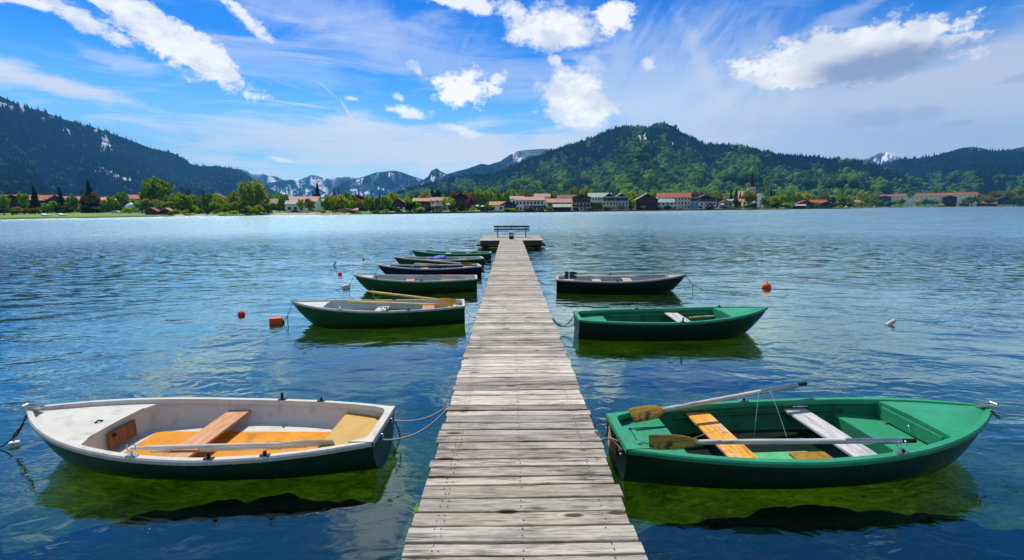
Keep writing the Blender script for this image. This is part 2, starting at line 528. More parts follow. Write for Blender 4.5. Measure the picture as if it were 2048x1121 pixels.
def th_px(px, py=417):
    d = ray(px, py); return math.atan2(d.x, d.y)


def shore_D(px):
    th = th_px(px); return float(shore_r(th)) * math.cos(th)


def land_z(r, rs):
    """height of the land at range r where the shore is at range rs"""
    t = r - rs
    return np.where(t < 0, t * 0.12, np.minimum(t * 0.16, 0.75) + np.clip(t - 8, 0, None) * 0.004)


# ------------------------------------------------------------------ land sheet
th = np.linspace(R(-80), R(62), 560)
steps = np.concatenate([[-14, -6, -2, -0.5, 0, 0.8, 2, 4, 7, 11, 16, 24, 34, 48, 66, 90, 125, 170, 240, 340, 480, 700, 1000], np.geomspace(1400, 8600, 9)])
TH, ST = np.meshgrid(th, steps, indexing='ij')
wob = (fbm(TH * 90, TH * 0 + 3.3, 4, 3) - 0.5) * shore_r(TH) * 0.035
RS = shore_r(TH) + wob * (ST < 60)
RR = RS + ST
ZZ = land_z(RR, RS) + (fbm(RR * 0.05 * np.sin(TH) * 1.0, RR * 0.05 * np.cos(TH), 3, 8) - 0.5) * np.clip(ST * 0.03, 0, 0.9)
V = np.stack([RR * np.sin(TH), RR * np.cos(TH), ZZ], -1).reshape(-1, 3)
nu, nv = TH.shape
ii, jj = np.meshgrid(np.arange(nu - 1), np.arange(nv - 1), indexing='ij')
F = np.stack([ii * nv + jj, (ii) * nv + jj + 1, (ii + 1) * nv + jj + 1, (ii + 1) * nv + jj], -1).reshape(-1, 4)
pxx = np.interp(TH, [th_px(p) for p in range(-900, 2500, 50)], list(range(-900, 2500, 50)))
grass = np.array([0.13, 0.25, 0.008]); sand = np.array([0.42, 0.35, 0.27]); bank = np.array([0.05, 0.055, 0.02])
c = np.broadcast_to(grass, V.shape).copy().reshape(nu, nv, 3)
c *= (0.75 + 0.6 * fbm(V[:, 0] * 0.12, V[:, 1] * 0.12, 4, 4).reshape(nu, nv))[..., None]
beach = (((pxx > 345) & (pxx < 430)) | ((pxx > 528) & (pxx < 700)) | ((pxx > 85) & (pxx < 150))) & (ST > -3) & (ST < np.where(pxx > 500, 16, np.where(pxx > 300, 5, 0.6)))
c[beach] = sand
bk = (~beach) & (ST > -3) & (ST < 2.5)
c[bk] = bank
c[ST < -3] = (0.12, 0.12, 0.07)
land_m, TT, out = material('land')
vc = TT.node('ShaderNodeVertexColor', layer_name='Col').outputs[0]
tc = TT.node('ShaderNodeTexCoord').outputs['Object']
nn = TT.ramp(TT.noise(tc, 0.6, 6, 0.7), [(0.3, 0.65), (0.7, 1.3)])
b = TT.node('ShaderNodeBsdfPrincipled', {'Base Color': TT.mix(1.0, vc, nn, 'MULTIPLY'), 'Roughness': 0.95})
TT.l.new(b.outputs[0], out.inputs[0])
land = link('ground', np_mesh('ground', V, F, c.reshape(-1, 3), True), None, land_m)
tag(land, 'flat green shore land with sandy beaches beyond the lake', 'ground', kind='structure')

# ------------------------------------------------------------------ lake bed and water
gx = np.concatenate([-np.geomspace(12, 4000, 24)[::-1], np.linspace(-11.5, 11.5, 150), np.geomspace(12, 4000, 24)])
gy = np.concatenate([-np.geomspace(6, 3000, 14)[::-1], np.linspace(-5, 34, 240), np.geomspace(35, 4000, 24)])
GX, GY = np.meshgrid(gx, gy, indexing='ij')
dist = np.hypot(GX, GY)
near = np.clip((40 - dist) / 25, 0, 1)
GZ = -0.60 -  np.clip(dist - 4, 0, 30) * 0.022 - np.clip(dist - 34, 0, 200) * 0.05
GZ = GZ + near * ((fbm(GX * 0.8, GY * 0.8, 4, 21) - 0.5) * 0.30 + (fbm(GX * 4, GY * 4, 3, 25) - 0.5) * 0.16)
V = np.stack([GX, GY, GZ], -1).reshape(-1, 3)
nu, nv = GX.shape
ii, jj = np.meshgrid(np.arange(nu - 1), np.arange(nv - 1), indexing='ij')
F = np.stack([ii * nv + jj, (ii + 1) * nv + jj, (ii + 1) * nv + jj + 1, ii * nv + jj + 1], -1).reshape(-1, 4)
bed_m, TT, out = material('lake_bed')
tc = TT.node('ShaderNodeTexCoord').outputs['Object']
a1 = TT.noise(TT.mapping(tc, (1, 1, 0.3)), 0.9, 4, 0.6, 0.4)
a2 = TT.noise(TT.mapping(tc, (1, 2.2, 0.3), (0, 0, 0.5)), 5.0, 6, 0.7, 1.2)
a3 = TT.noise(tc, 26.0, 4, 0.7, 0.5)
f = TT.math('ADD', TT.math('MULTIPLY', a1, 0.40), TT.math('ADD', TT.math('MULTIPLY', a2, 0.38), TT.math('MULTIPLY', a3, 0.22)))
cc = TT.ramp(f, [(0.37, (0.008, 0.020, 0.001)), (0.47, (0.060, 0.100, 0.002)), (0.57, (0.150, 0.205, 0.003)), (0.70, (0.32, 0.36, 0.012))])
bp = TT.node('ShaderNodeBump', {'Strength': 0.8, 'Distance': 0.12, 'Height': a2})
b = TT.node('ShaderNodeBsdfDiffuse', {'Color': cc, 'Normal': bp.outputs[0]})
TT.l.new(b.outputs[0], out.inputs[0])
bed = link('lake_bed', np_mesh('lake_bed', V, F, None, True), None, bed_m)
tag(bed, 'green weedy lake bed seen through the clear water', 'lake bed', kind='structure')

# water weed fronds near the jetty
mb = MB()
wv_ = []; wf_ = []; wc_ = []
for k in range(1700):
    side = rnd.choice([-1, 1])
    x = side * (0.9 + rnd.random() ** 1.1 * (6.0 if rnd.random() < .8 else 9))
    y = 1.3 + rnd.random() ** 1.2 * 14
    if side < 0 and rnd.random() < 0.45: continue
    z0 = -0.72 - 0.022 * max(0, y - 4); L = rnd.uniform(0.12, 0.30); a = rnd.uniform(0, 6.28)
    cl = vnoise(np.array([x * 0.9]), np.array([y * 0.9]), 77)[0]
    if cl < 0.45: continue
    w = rnd.uniform(0.004, 0.012); bend = rnd.uniform(0.1, 0.7) * L; ba = rnd.uniform(0, 6.28)
    g = rnd.uniform(0.7, 1.6)
    colr = (0.075 * g, 0.135 * g, 0.004 * g) if rnd.random() < 0.8 else (0.15 * g, 0.19 * g, 0.015 * g)
    n0 = len(wv_)
    for i in range(5):
        t = i / 4
        cx = x + math.cos(ba) * bend * t * t; cy = y + math.sin(ba) * bend * t * t; cz = z0 + L * t * (1 - 0.25 * t)
        ww = w * (1 - t * 0.85)
        wv_.append((cx - math.cos(a) * ww, cy - math.sin(a) * ww, cz)); wv_.append((cx + math.cos(a) * ww, cy + math.sin(a) * ww, cz))
        wc_ += [colr, colr]
    for i in range(4): wf_.append((n0 + 2 * i, n0 + 2 * i + 1, n0 + 2 * i + 3, n0 + 2 * i + 2))
weed_m, TT, out = material('water_weed')
vc = TT.node('ShaderNodeVertexColor', layer_name='Col').outputs[0]
d1 = TT.node('ShaderNodeBsdfDiffuse', {'Color': vc}); d2 = TT.node('ShaderNodeBsdfTranslucent', {'Color': vc})
mx = TT.node('ShaderNodeMixShader', {0: 0.4, 1: d1.outputs[0], 2: d2.outputs[0]}); TT.l.new(mx.outputs[0], out.inputs[0])
weed = link('water_weed', np_mesh('water_weed', np.array(wv_), np.array(wf_), np.array(wc_)), None, weed_m)
tag(weed, 'green water weed growing on the lake bed', 'water weed', kind='stuff')

# the water surface
water_m, TT, out = material('water')
tc = TT.node('ShaderNodeTexCoord').outputs['Object']
sep = TT.node('ShaderNodeSeparateXYZ'); TT.l.new(tc, sep.inputs[0])
ax = TT.math('ABSOLUTE', TT.math('SUBTRACT', sep.outputs[0], 0.1))
openness = TT.math('MAXIMUM', TT.smooth(ax, 1.5, 9.0), TT.smooth(sep.outputs[1], 7.0, 24.0))
patch = TT.noise(TT.mapping(tc, (1, 2.2, 1)), 0.09, 3, 0.55, 0.5)
patch = TT.math('MULTIPLY', TT.smooth(patch, 0.30, 0.70), 0.9)
amp = TT.math('ADD', 0.34, TT.math('MULTIPLY', openness, TT.math('ADD', TT.math('MULTIPLY', patch, 1.25), 0.20)))
wvec = TT.mapping(tc, (0.62, 1.0, 1.0), (0, 0, R(-12)))
n1 = TT.noise(wvec, 0.95, 2, 0.5, 0.6)
n2 = TT.noise(TT.mapping(tc, (0.55, 1.0, 1), (0, 0, R(14))), 3.1, 2.5, 0.55, 0.9)
n3 = TT.noise(TT.mapping(tc, (0.7, 1.0, 1), (0, 0, R(-25))), 9.0, 2, 0.5, 0.7)
h = TT.math('ADD', TT.math('MULTIPLY', n1, 0.060), TT.math('ADD', TT.math('MULTIPLY', n2, 0.0200), TT.math('MULTIPLY', TT.math('MULTIPLY', n3, TT.math('ADD', openness, 0.35)), 0.0034)))
far = TT.math('ADD', 1.0, TT.math('MULTIPLY', TT.smooth(sep.outputs[1], 25.0, 90.0), 1.6))
h = TT.math('MULTIPLY', TT.math('MULTIPLY', h, amp), far)
bp = TT.node('ShaderNodeBump', {'Strength': 1.0, 'Distance': 1.0, 'Height': h})
# far off, where one pixel covers many waves, slopes are drawn at random instead of from a height
nr = TT.node('ShaderNodeTexNoise', {'Scale': 3.0, 'Detail': 3.0, 'Roughness': 0.7}); TT.l.new(TT.mapping(tc, (0.45, 1.0, 1)), nr.inputs['Vector'])
sl = TT.node('ShaderNodeVectorMath', operation='SUBTRACT'); TT.l.new(nr.outputs['Color'], sl.inputs[0]); sl.inputs[1].default_value = (0.5, 0.5, 0.5)
rng = TT.node('ShaderNodeVectorMath', operation='LENGTH'); TT.l.new(tc, rng.inputs[0]); rng = rng.outputs['Value']
wband = TT.math('ADD', TT.smooth(rng, 150.0, 235.0), TT.math('MULTIPLY', patch, 0.45))
samp = TT.math('MULTIPLY', TT.smooth(rng, 10.0, 45.0), TT.math('ADD', 0.60, TT.math('MULTIPLY', wband, 1.7)))
sv = TT.node('ShaderNodeVectorMath', operation='MULTIPLY'); TT.l.new(sl.outputs[0], sv.inputs[0])
cs = TT.node('ShaderNodeCombineXYZ', {'X': TT.math('MULTIPLY', samp, 2.2), 'Y': samp, 'Z': 0.0}); TT.l.new(cs.outputs[0], sv.inputs[1])
sa_ = TT.node('ShaderNodeVectorMath', operation='ADD'); TT.l.new(bp.outputs[0], sa_.inputs[0]); TT.l.new(sv.outputs[0], sa_.inputs[1])
bp = TT.node('ShaderNodeVectorMath', operation='NORMALIZE'); TT.l.new(sa_.outputs[0], bp.inputs[0])
fr = TT.node('ShaderNodeFresnel', {'IOR': 1.36, 'Normal': bp.outputs[0]})
fac = TT.math('ADD', TT.math('MULTIPLY', fr.outputs[0], 1.85), 0.095, clamp=True)
gl = TT.node('ShaderNodeBsdfGlossy', {'Roughness': TT.math('ADD', 0.035, TT.math('MULTIPLY', TT.smooth(rng, 12.0, 70.0), TT.math('ADD', 0.165, TT.math('MULTIPLY', wband, 0.045)))), 'Color': (0.80, 1.0, 0.95, 1), 'Normal': bp.outputs[0]})
tr = TT.node('ShaderNodeBsdfTransparent', {'Color': (0.58, 0.80, 0.50, 1)})
mx = TT.node('ShaderNodeMixShader', {0: fac, 1: tr.outputs[0], 2: gl.outputs[0]})
TT.l.new(mx.outputs[0], out.inputs[0])
mb = MB(); W = 9700.0
mb.add([(-W, -3000, 0), (W, -3000, 0), (W, W, 0), (-W, W, 0)], [(0, 1, 2, 3)])
water = mb.build('water', water_m)
tag(water, 'clear rippled lake water reflecting the sky', 'water', kind='structure')

# ------------------------------------------------------------------ mountains
def mtn_material(name, snow_noise=0.0, tex=0.01):
    m, TT, out = material(name)
    vc = TT.node('ShaderNodeVertexColor', layer_name='Col').outputs[0]
    tc = TT.node('ShaderNodeTexCoord').outputs['Object']
    nn = TT.ramp(TT.noise(tc, tex, 8, 0.75), [(0.32, 0.55), (0.68, 1.4)])
    n2 = TT.noise(tc, tex * 2.2, 7, 0.8)
    bp = TT.node('ShaderNodeBump', {'Strength': 1.0, 'Distance': (0.35 if tex > 0.004 else 0.10) / tex, 'Height': n2})
    b = TT.node('ShaderNodeBsdfDiffuse', {'Color': TT.mix(1.0, vc, nn, 'MULTIPLY'), 'Normal': bp.outputs[0]})
    TT.l.new(b.outputs[0], out.inputs[0])
    return m


def mountain(name, label, prof, Dr, Db, base_col, spur=0.2, spur_f=9.0, rows=110, dpx=2.0, seed=1, snow=None, tex=0.01, pw=1.25, jag=0.0, zb=5.0, snow_spots=()):
    px0, px1 = prof[0][0], prof[-1][0]
    n = int((px1 - px0) / dpx) + 1
    P = np.linspace(px0, px1, n)
    yy = np.interp(P, [a for a, b in prof], [b for a, b in prof])
    if jag: yy = yy - (fbm(P * 0.06, P * 0, 5, seed + 40) - 0.5) * jag
    dirs = np.array([list(ray(float(p), float(q))) for p, q in zip(P, yy)])
    hyp = np.hypot(dirs[:, 0], dirs[:, 1])
    tan_r = dirs[:, 2] / hyp; thv = np.arctan2(dirs[:, 0], dirs[:, 1])
    if callable(Dr): D_r = np.array([Dr(p) for p in P])
    else: D_r = np.full(n, float(Dr))
    v = np.linspace(0, 1, rows)
    U, Vv = np.meshgrid(np.arange(n), v, indexing='ij')
    PX = P[U.astype(int)]
    g = np.where(Vv < 1, Vv ** pw, 1.0)
    ridge_tan = np.maximum(tan_r, 0.0005)[U.astype(int)]
    Dbv = np.full(n, float(Db))[U.astype(int)] if not callable(Db) else np.array([Db(p) for p in P])[U.astype(int)]
    base_tan = (zb - H_CAM) / Dbv
    E = base_tan + (ridge_tan - base_tan) * g
    sp = (fbm(PX / 960.0 * spur_f, Vv * 1.6 + 0.4 * fbm(PX / 960.0 * spur_f * 2, Vv * 3, 3, seed + 5), 5, seed, ridge=True) - 0.55) * 2
    Dd = Dbv + (D_r[U.astype(int)] - Dbv) * Vv
    Dd = Dd * (1 + spur * sp * np.sin(np.pi * np.clip(Vv, 0, 1)) ** 0.7)
    Zf = H_CAM + E * Dd
    th2 = thv[U.astype(int)]
    # back side
    nb = 14
    vb = np.linspace(0, 1, nb + 1)[1:]
    Ub, Vb = np.meshgrid(np.arange(n), vb, indexing='ij')
    Db2 = D_r[Ub.astype(int)] * (1 + 0.22 * Vb)
    Zb2 = (H_CAM + ridge_tan[:, :1] * D_r[:, None]) * (1 - Vb ** 1.2) - 1.0
    Zb2 = np.minimum(Zb2, H_CAM + ridge_tan[:, :1] * 0.985 * Db2)
    Dall = np.concatenate([Dd, Db2], 1); Zall = np.concatenate([Zf, Zb2], 1); Th = np.concatenate([th2, thv[Ub.astype(int)]], 1)
    Vtx = np.stack([Dall * np.sin(Th), Dall * np.cos(Th), Zall], -1)
    nv = Vtx.shape[1]
    # colour
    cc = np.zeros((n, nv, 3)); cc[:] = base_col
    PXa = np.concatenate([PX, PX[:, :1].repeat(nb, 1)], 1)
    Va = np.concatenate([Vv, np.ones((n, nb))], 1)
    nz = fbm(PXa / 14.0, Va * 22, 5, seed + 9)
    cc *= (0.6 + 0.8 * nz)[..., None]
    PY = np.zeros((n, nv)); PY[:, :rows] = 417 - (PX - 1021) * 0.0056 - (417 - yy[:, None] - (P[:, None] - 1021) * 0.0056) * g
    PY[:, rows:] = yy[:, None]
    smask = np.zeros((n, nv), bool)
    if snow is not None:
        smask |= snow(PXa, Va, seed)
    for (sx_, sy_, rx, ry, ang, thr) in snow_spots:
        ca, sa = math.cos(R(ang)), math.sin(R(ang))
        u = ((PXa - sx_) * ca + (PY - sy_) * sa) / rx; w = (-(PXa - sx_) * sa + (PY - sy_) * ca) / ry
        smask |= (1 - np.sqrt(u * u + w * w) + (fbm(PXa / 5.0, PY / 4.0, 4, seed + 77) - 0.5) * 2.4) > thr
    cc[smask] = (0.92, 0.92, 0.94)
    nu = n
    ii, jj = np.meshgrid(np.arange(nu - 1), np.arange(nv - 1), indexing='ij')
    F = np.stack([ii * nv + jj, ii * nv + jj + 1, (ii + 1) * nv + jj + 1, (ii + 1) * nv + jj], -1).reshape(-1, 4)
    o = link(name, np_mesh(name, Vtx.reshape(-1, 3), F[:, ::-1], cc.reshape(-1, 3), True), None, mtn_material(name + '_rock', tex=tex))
    tag(o, label, 'mountain', kind='structure')
    return dict(V=Vtx[:, :rows], P=P, PY=PY[:, :rows], snow=smask[:, :rows], rows=rows, n=n)


def ico():
    t = (1 + 5 ** 0.5) / 2
    v = np.array([(-1, t, 0), (1, t, 0), (-1, -t, 0), (1, -t, 0), (0, -1, t), (0, 1, t), (0, -1, -t), (0, 1, -t), (t, 0, -1), (t, 0, 1), (-t, 0, -1), (-t, 0, 1)]) / math.sqrt(1 + t * t)
    f = np.array([(0, 11, 5), (0, 5, 1), (0, 1, 7), (0, 7, 10), (0, 10, 11), (1, 5, 9), (5, 11, 4), (11, 10, 2), (10, 7, 6), (7, 1, 8), (3, 9, 4), (3, 4, 2), (3, 2, 6), (3, 6, 8), (3, 8, 9), (4, 9, 5), (2, 4, 11), (6, 2, 10), (8, 6, 7), (9, 8, 1)])
    return v, f


def cone_t(n=6):
    v = []
    for (r, z) in ((1.0, 0.0), (0.28, 0.62)):
        for k in range(n): v.append((r * math.cos(k * 6.2832 / n), r * math.sin(k * 6.2832 / n), z))
    v.append((0, 0, 1.0))
    f = []
    for k in range(n):
        k2 = (k + 1) % n
        f += [(k, k2, n + k2), (k, n + k2, n + k), (n + k, n + k2, 2 * n)]
    return np.array(v), np.array(f)


def forest_mesh(name, label, items, seed=3):
    """items: list of (x, y, z, height, width, kind, (r,g,b))"""
    rs = np.random.RandomState(seed)
    Vs, Fs, Cs = [], [], []; off = 0
    iv, fi = ico(); cvv, cf = cone_t()
    arr = np.array([it[:6] for it in items]); cols = np.array([it[6] for it in items])
    for kind, (tv, tf) in ((0, (iv, fi)), (1, (cvv, cf))):
        sel = arr[:, 5] == kind
        A = arr[sel]; Cc = cols[sel]; m = len(A)
        if m == 0: continue
        nv = len(tv)
        P = np.repeat(tv[None], m, 0).astype(float)
        if kind == 0:
            P *= (1 + rs.uniform(-0.28, 0.28, (m, nv, 1)))
            P[..., 2] = P[..., 2] * 0.5 + 0.5
        else:
            P[..., :2] *= (1 + rs.uniform(-0.25, 0.25, (m, nv, 1)))
        a = rs.uniform(0, 6.28, m); ca, sa = np.cos(a)[:, None], np.sin(a)[:, None]
        X_ = P[..., 0] * ca - P[..., 1] * sa; Y_ = P[..., 0] * sa + P[..., 1] * ca
        P[..., 0] = X_ * A[:, 4:5] * 0.5 + A[:, 0:1]; P[..., 1] = Y_ * A[:, 4:5] * 0.5 + A[:, 1:2]
        P[..., 2] = P[..., 2] * A[:, 3:4] + A[:, 2:3]
        Vs.append(P.reshape(-1, 3)); Fs.append((tf[None] + (np.arange(m) * nv)[:, None, None] + off).reshape(-1, 3)); off += m * nv
        cvar = Cc[:, None, :] * rs.uniform(0.8, 1.2, (m, nv, 1))
        Cs.append(cvar.reshape(-1, 3))
    o = link(name, np_mesh(name, np.concatenate(Vs), np.concatenate(Fs), np.concatenate(Cs), False), None, forest_m)
    tag(o, label, 'forest', kind='stuff')
    return o


forest_m, TT, out = material('forest_foliage')
vc = TT.node('ShaderNodeVertexColor', layer_name='Col').outputs[0]
d1 = TT.node('ShaderNodeBsdfDiffuse', {'Color': vc}); d2 = TT.node('ShaderNodeBsdfTranslucent', {'Color': vc})
mx = TT.node('ShaderNodeMixShader', {0: 0.3, 1: d1.outputs[0], 2: d2.outputs[0]}); TT.l.new(mx.outputs[0], out.inputs[0])


def scatter(M, count, kindf, seed, hgt, wid, region=None):
    """pick points evenly over the part of the mountain as it is seen, larger trees where wanted"""
    rs = np.random.RandomState(seed); items = []
    n, rows = M['n'], M['rows']; V = M['V']; PY = M['PY']; P = M['P']
    hpx = PY[:, 0] - PY[:, -1]
    wgt = np.clip(hpx, 1, None); wgt = wgt / wgt.sum()
    us = rs.choice(n - 1, count, p=wgt[:-1] / wgt[:-1].sum())
    hh = PY[us, 0]; 
    for k, u in enumerate(us):
        # uniform in visible height
        y = PY[u, 0] + (PY[u, -1] - PY[u, 0]) * rs.rand() ** 0.92
        col_ = PY[u, ::-1]
        j = rows - 1 - np.searchsorted(col_, y); j = int(min(max(j, 0), rows - 1))
        if M['snow'][u, j] and rs.rand() > 0.06: continue
        fx = rs.rand()
        p = V[u, j] * (1 - fx) + V[min(u + 1, n - 1), j] * fx
        if region and not region(P[u], y): continue
        kind, colr, hs = kindf(P[u], y, (PY[u, 0] - y) / max(1, PY[u, 0] - PY[u, -1]), rs)
        h = hgt * hs * rs.uniform(0.7, 1.3); w = wid * hs * rs.uniform(0.8, 1.25) * (1.0 if kind == 0 else 0.62)
        items.append((p[0], p[1], p[2] - h * 0.25, h * 1.1, w, kind, colr))
    return items


# far snowy range ----------------------------------------------------
def snow_far(px, v, s):
    nz = fbm(px / 9.0, v * 9, 5, s + 3, ridge=True)
    return (v * 0.95 + (nz - 0.5) * 0.9) > 0.24
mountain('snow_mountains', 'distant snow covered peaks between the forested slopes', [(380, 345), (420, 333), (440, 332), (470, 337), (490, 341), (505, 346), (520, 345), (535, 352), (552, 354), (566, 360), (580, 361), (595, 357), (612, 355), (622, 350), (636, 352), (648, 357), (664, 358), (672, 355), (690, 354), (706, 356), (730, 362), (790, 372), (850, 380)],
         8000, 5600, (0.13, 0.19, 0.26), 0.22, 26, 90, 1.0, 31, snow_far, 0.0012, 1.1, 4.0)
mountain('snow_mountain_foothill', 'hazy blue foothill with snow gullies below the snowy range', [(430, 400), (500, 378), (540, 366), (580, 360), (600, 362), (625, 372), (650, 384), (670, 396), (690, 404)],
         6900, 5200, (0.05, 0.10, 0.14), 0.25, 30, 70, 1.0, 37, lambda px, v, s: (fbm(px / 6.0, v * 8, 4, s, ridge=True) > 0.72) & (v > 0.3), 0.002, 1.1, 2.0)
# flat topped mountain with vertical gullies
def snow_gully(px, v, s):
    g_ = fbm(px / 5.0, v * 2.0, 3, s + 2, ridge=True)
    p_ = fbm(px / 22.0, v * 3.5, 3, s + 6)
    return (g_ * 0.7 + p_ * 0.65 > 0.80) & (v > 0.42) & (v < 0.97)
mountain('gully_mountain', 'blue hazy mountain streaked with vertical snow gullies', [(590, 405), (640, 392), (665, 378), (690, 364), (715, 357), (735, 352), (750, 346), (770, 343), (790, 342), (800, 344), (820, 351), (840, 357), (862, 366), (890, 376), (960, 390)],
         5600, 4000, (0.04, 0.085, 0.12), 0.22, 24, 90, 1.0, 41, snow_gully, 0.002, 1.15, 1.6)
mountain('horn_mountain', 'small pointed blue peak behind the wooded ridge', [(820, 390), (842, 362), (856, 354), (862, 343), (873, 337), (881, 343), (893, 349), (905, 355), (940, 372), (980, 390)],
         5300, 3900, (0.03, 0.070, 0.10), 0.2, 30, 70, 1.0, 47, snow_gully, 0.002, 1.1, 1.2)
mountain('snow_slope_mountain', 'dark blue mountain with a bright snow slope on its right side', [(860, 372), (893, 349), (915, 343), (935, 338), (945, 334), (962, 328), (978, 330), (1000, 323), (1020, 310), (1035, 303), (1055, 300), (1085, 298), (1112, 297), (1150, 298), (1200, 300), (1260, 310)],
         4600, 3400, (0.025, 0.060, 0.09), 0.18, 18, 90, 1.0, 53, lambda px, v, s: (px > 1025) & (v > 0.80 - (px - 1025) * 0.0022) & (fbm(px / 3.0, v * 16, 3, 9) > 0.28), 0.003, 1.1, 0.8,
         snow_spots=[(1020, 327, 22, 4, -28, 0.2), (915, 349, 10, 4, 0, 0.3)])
mountain('right_snow_peak', 'small snow capped peak above the ridge on the right', [(1690, 345), (1725, 322), (1742, 314), (1757, 307), (1775, 305), (1790, 311), (1812, 320), (1850, 335), (1900, 350)],
         7000, 5200, (0.03, 0.05, 0.05), 0.2, 28, 70, 1.0, 59, lambda px, v, s: ((v + (fbm(px / 6.0, v * 10, 4, s, ridge=True) - 0.5) * 0.9) > 0.78), 0.002, 1.0, 2.0)
mtR2 = mountain('right_back_mountain', 'dark blue mountain with a little snow at the right', [(1750, 360), (1840, 330), (1880, 309), (1905, 302), (1925, 296), (1945, 294), (1965, 297), (1985, 303), (2020, 300), (2048, 294), (2090, 288), (2200, 285), (2400, 300)],
         5000, 3600, (0.022, 0.045, 0.03), 0.2, 14, 90, 2.0, 61, None, 0.004, 1.1, 1.5, snow_spots=[(1955, 299, 12, 2.4, 0, 0.1)])
mtR = mountain('right_mountain', 'long wooded dark blue mountain ridge at the right', [(1600, 400), (1660, 350), (1740, 332), (1775, 327), (1800, 319), (1840, 317), (1870, 312), (1900, 307), (1950, 301), (1990, 303), (2048, 306), (2100, 310), (2250, 330), (2420, 345)],
         3900, lambda p: 2000, (0.020, 0.045, 0.022), 0.28, 12, 110, 2.0, 67, None, 0.006, 1.15, 1.5)
mtL = mountain('left_mountain', 'big dark blue wooded mountain falling from the upper left', [(-700, 170), (-400, 150), (-200, 150), (-60, 184), (0, 192), (30, 207), (60, 217), (90, 225), (120, 237), (150, 244), (190, 256), (250, 277), (300, 297), (345, 306), (360, 313), (385, 330), (400, 332), (430, 333), (455, 336), (480, 340), (500, 353), (520, 366), (545, 380), (580, 396), (620, 408)],
         lambda p: 3300 + max(0, p) * 2.2, lambda p: 1300 + max(0, p) * 3.0, (0.010, 0.032, 0.036), 0.30, 8, 150, 2.0, 71, None, 0.006, 1.2, 2.0,
         snow_spots=[(8, 211, 22, 5, 15, 0.25), (42, 217, 10, 7, 50, 0.2), (85, 243, 8, 7, 60, 0.3), (130, 260, 12, 5, 45, 0.3), (207, 287, 10, 14, 10, 0.05), (190, 262, 5, 3, 0, .3),
                     (188, 340, 16, 7, 25, 0.2), (215, 350, 20, 5, 22, 0.2), (240, 358, 12, 4, 15, 0.3), (5, 354, 12, 4, -20, 0.3), (2, 279, 5, 3, 0, 0.3), (155, 277, 6, 3, 30, .4), (135, 344, 6, 2.5, 0, .4), (100, 235, 7, 3, 30, .4), (310, 318, 6, 3, 30, .4), (283, 376, 3, 8, 0, 0.2), (85, 376, 3, 3, 0, 0.2), (335, 310, 16, 1.5, 10, 0.4), (165, 250, 5, 2, 20, .4)])
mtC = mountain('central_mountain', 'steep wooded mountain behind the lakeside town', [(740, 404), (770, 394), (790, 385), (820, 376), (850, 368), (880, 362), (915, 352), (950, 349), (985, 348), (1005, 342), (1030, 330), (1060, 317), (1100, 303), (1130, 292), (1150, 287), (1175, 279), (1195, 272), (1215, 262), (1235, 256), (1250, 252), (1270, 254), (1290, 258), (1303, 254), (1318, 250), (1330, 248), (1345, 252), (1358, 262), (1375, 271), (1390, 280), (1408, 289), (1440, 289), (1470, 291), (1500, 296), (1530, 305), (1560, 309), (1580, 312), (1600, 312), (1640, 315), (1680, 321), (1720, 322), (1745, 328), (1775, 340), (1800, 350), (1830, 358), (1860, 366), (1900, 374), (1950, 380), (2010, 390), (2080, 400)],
         lambda p: 2500 + max(0, 1000 - p) * 1.5 + max(0, p - 1650) * 2.2, lambda p: 900 + max(0, 1000 - p) * 1.5 + max(0, p - 1560) * 2.6, (0.016, 0.040, 0.014), 0.34, 9, 150, 2.0, 73, None, 0.010, 1.15, 1.0,
         snow_spots=[(1279, 275, 4, 10, -20, 0.1), (1289, 277, 5, 9, 10, 0.1), (1345, 286, 10, 3, 40, 0.3), (1368, 278, 16, 6, 35, 0.3), (1360, 268, 10, 4, 50, .4), (1385, 300, 10, 3, 20, 0.45), (1385, 283, 8, 3, 30, .4)])
mtG = mountain('right_foothill', 'low wooded foothill at the right edge', [(1900, 404), (1950, 392), (2000, 384), (2048, 372), (2100, 366), (2250, 350), (2420, 345)],
         2900, 1800, (0.018, 0.045, 0.014), 0.25, 8, 60, 2.0, 79, None, 0.010, 1.1, 1.0)


def kC(px, y, f, rs):
    nz = float(vnoise(np.array([px / 26.0]), np.array([y / 17.0]), 5)[0]) * 0.65 + float(vnoise(np.array([px / 8.0]), np.array([y / 6.0]), 6)[0]) * 0.35
    top = min(1.0, max(0.0, (f - 0.52) / 0.35))
    if rs.rand() < 0.34 + 0.66 * top - (nz - 0.5) * 1.3:
        g = rs.uniform(0.6, 1.3); return 1, (0.012 * g, 0.034 * g, 0.016 * g), 0.95
    g = rs.uniform(0.7, 1.35)
    if nz > 0.52: return 0, (0.112 * g, 0.212 * g, 0.026 * g), 1.0
    return 0, (0.050 * g, 0.115 * g, 0.024 * g), 1.0


def kL(px, y, f, rs):
    nz = float(vnoise(np.array([px / 30.0]), np.array([y / 16.0]), 15)[0])
    lowr = 1 if (px > 330 and y > 345) else 0
    if rs.rand() < (0.05 if not lowr else 0.36) * (1.6 if nz > 0.6 else 0.6) * (0.4 if f > 0.6 else 1):
        g = rs.uniform(0.7, 1.3); return 0, (0.055 * g, 0.14 * g, 0.05 * g), 0.8
    g = rs.uniform(0.5, 1.4); return 1, (0.007 * g, 0.026 * g, 0.034 * g), 1.0


def kR(px, y, f, rs):
    nz = float(vnoise(np.array([px / 30.0]), np.array([y / 16.0]), 25)[0])
    if y > 350 and px > 1850 and nz > 0.45 and rs.rand() < 0.6:
        g = rs.uniform(0.7, 1.3); return 0, (0.06 * g, 0.14 * g, 0.02 * g), 1.0
    g = rs.uniform(0.5, 1.4); return 1, (0.012 * g, 0.030 * g, 0.018 * g), 1.0


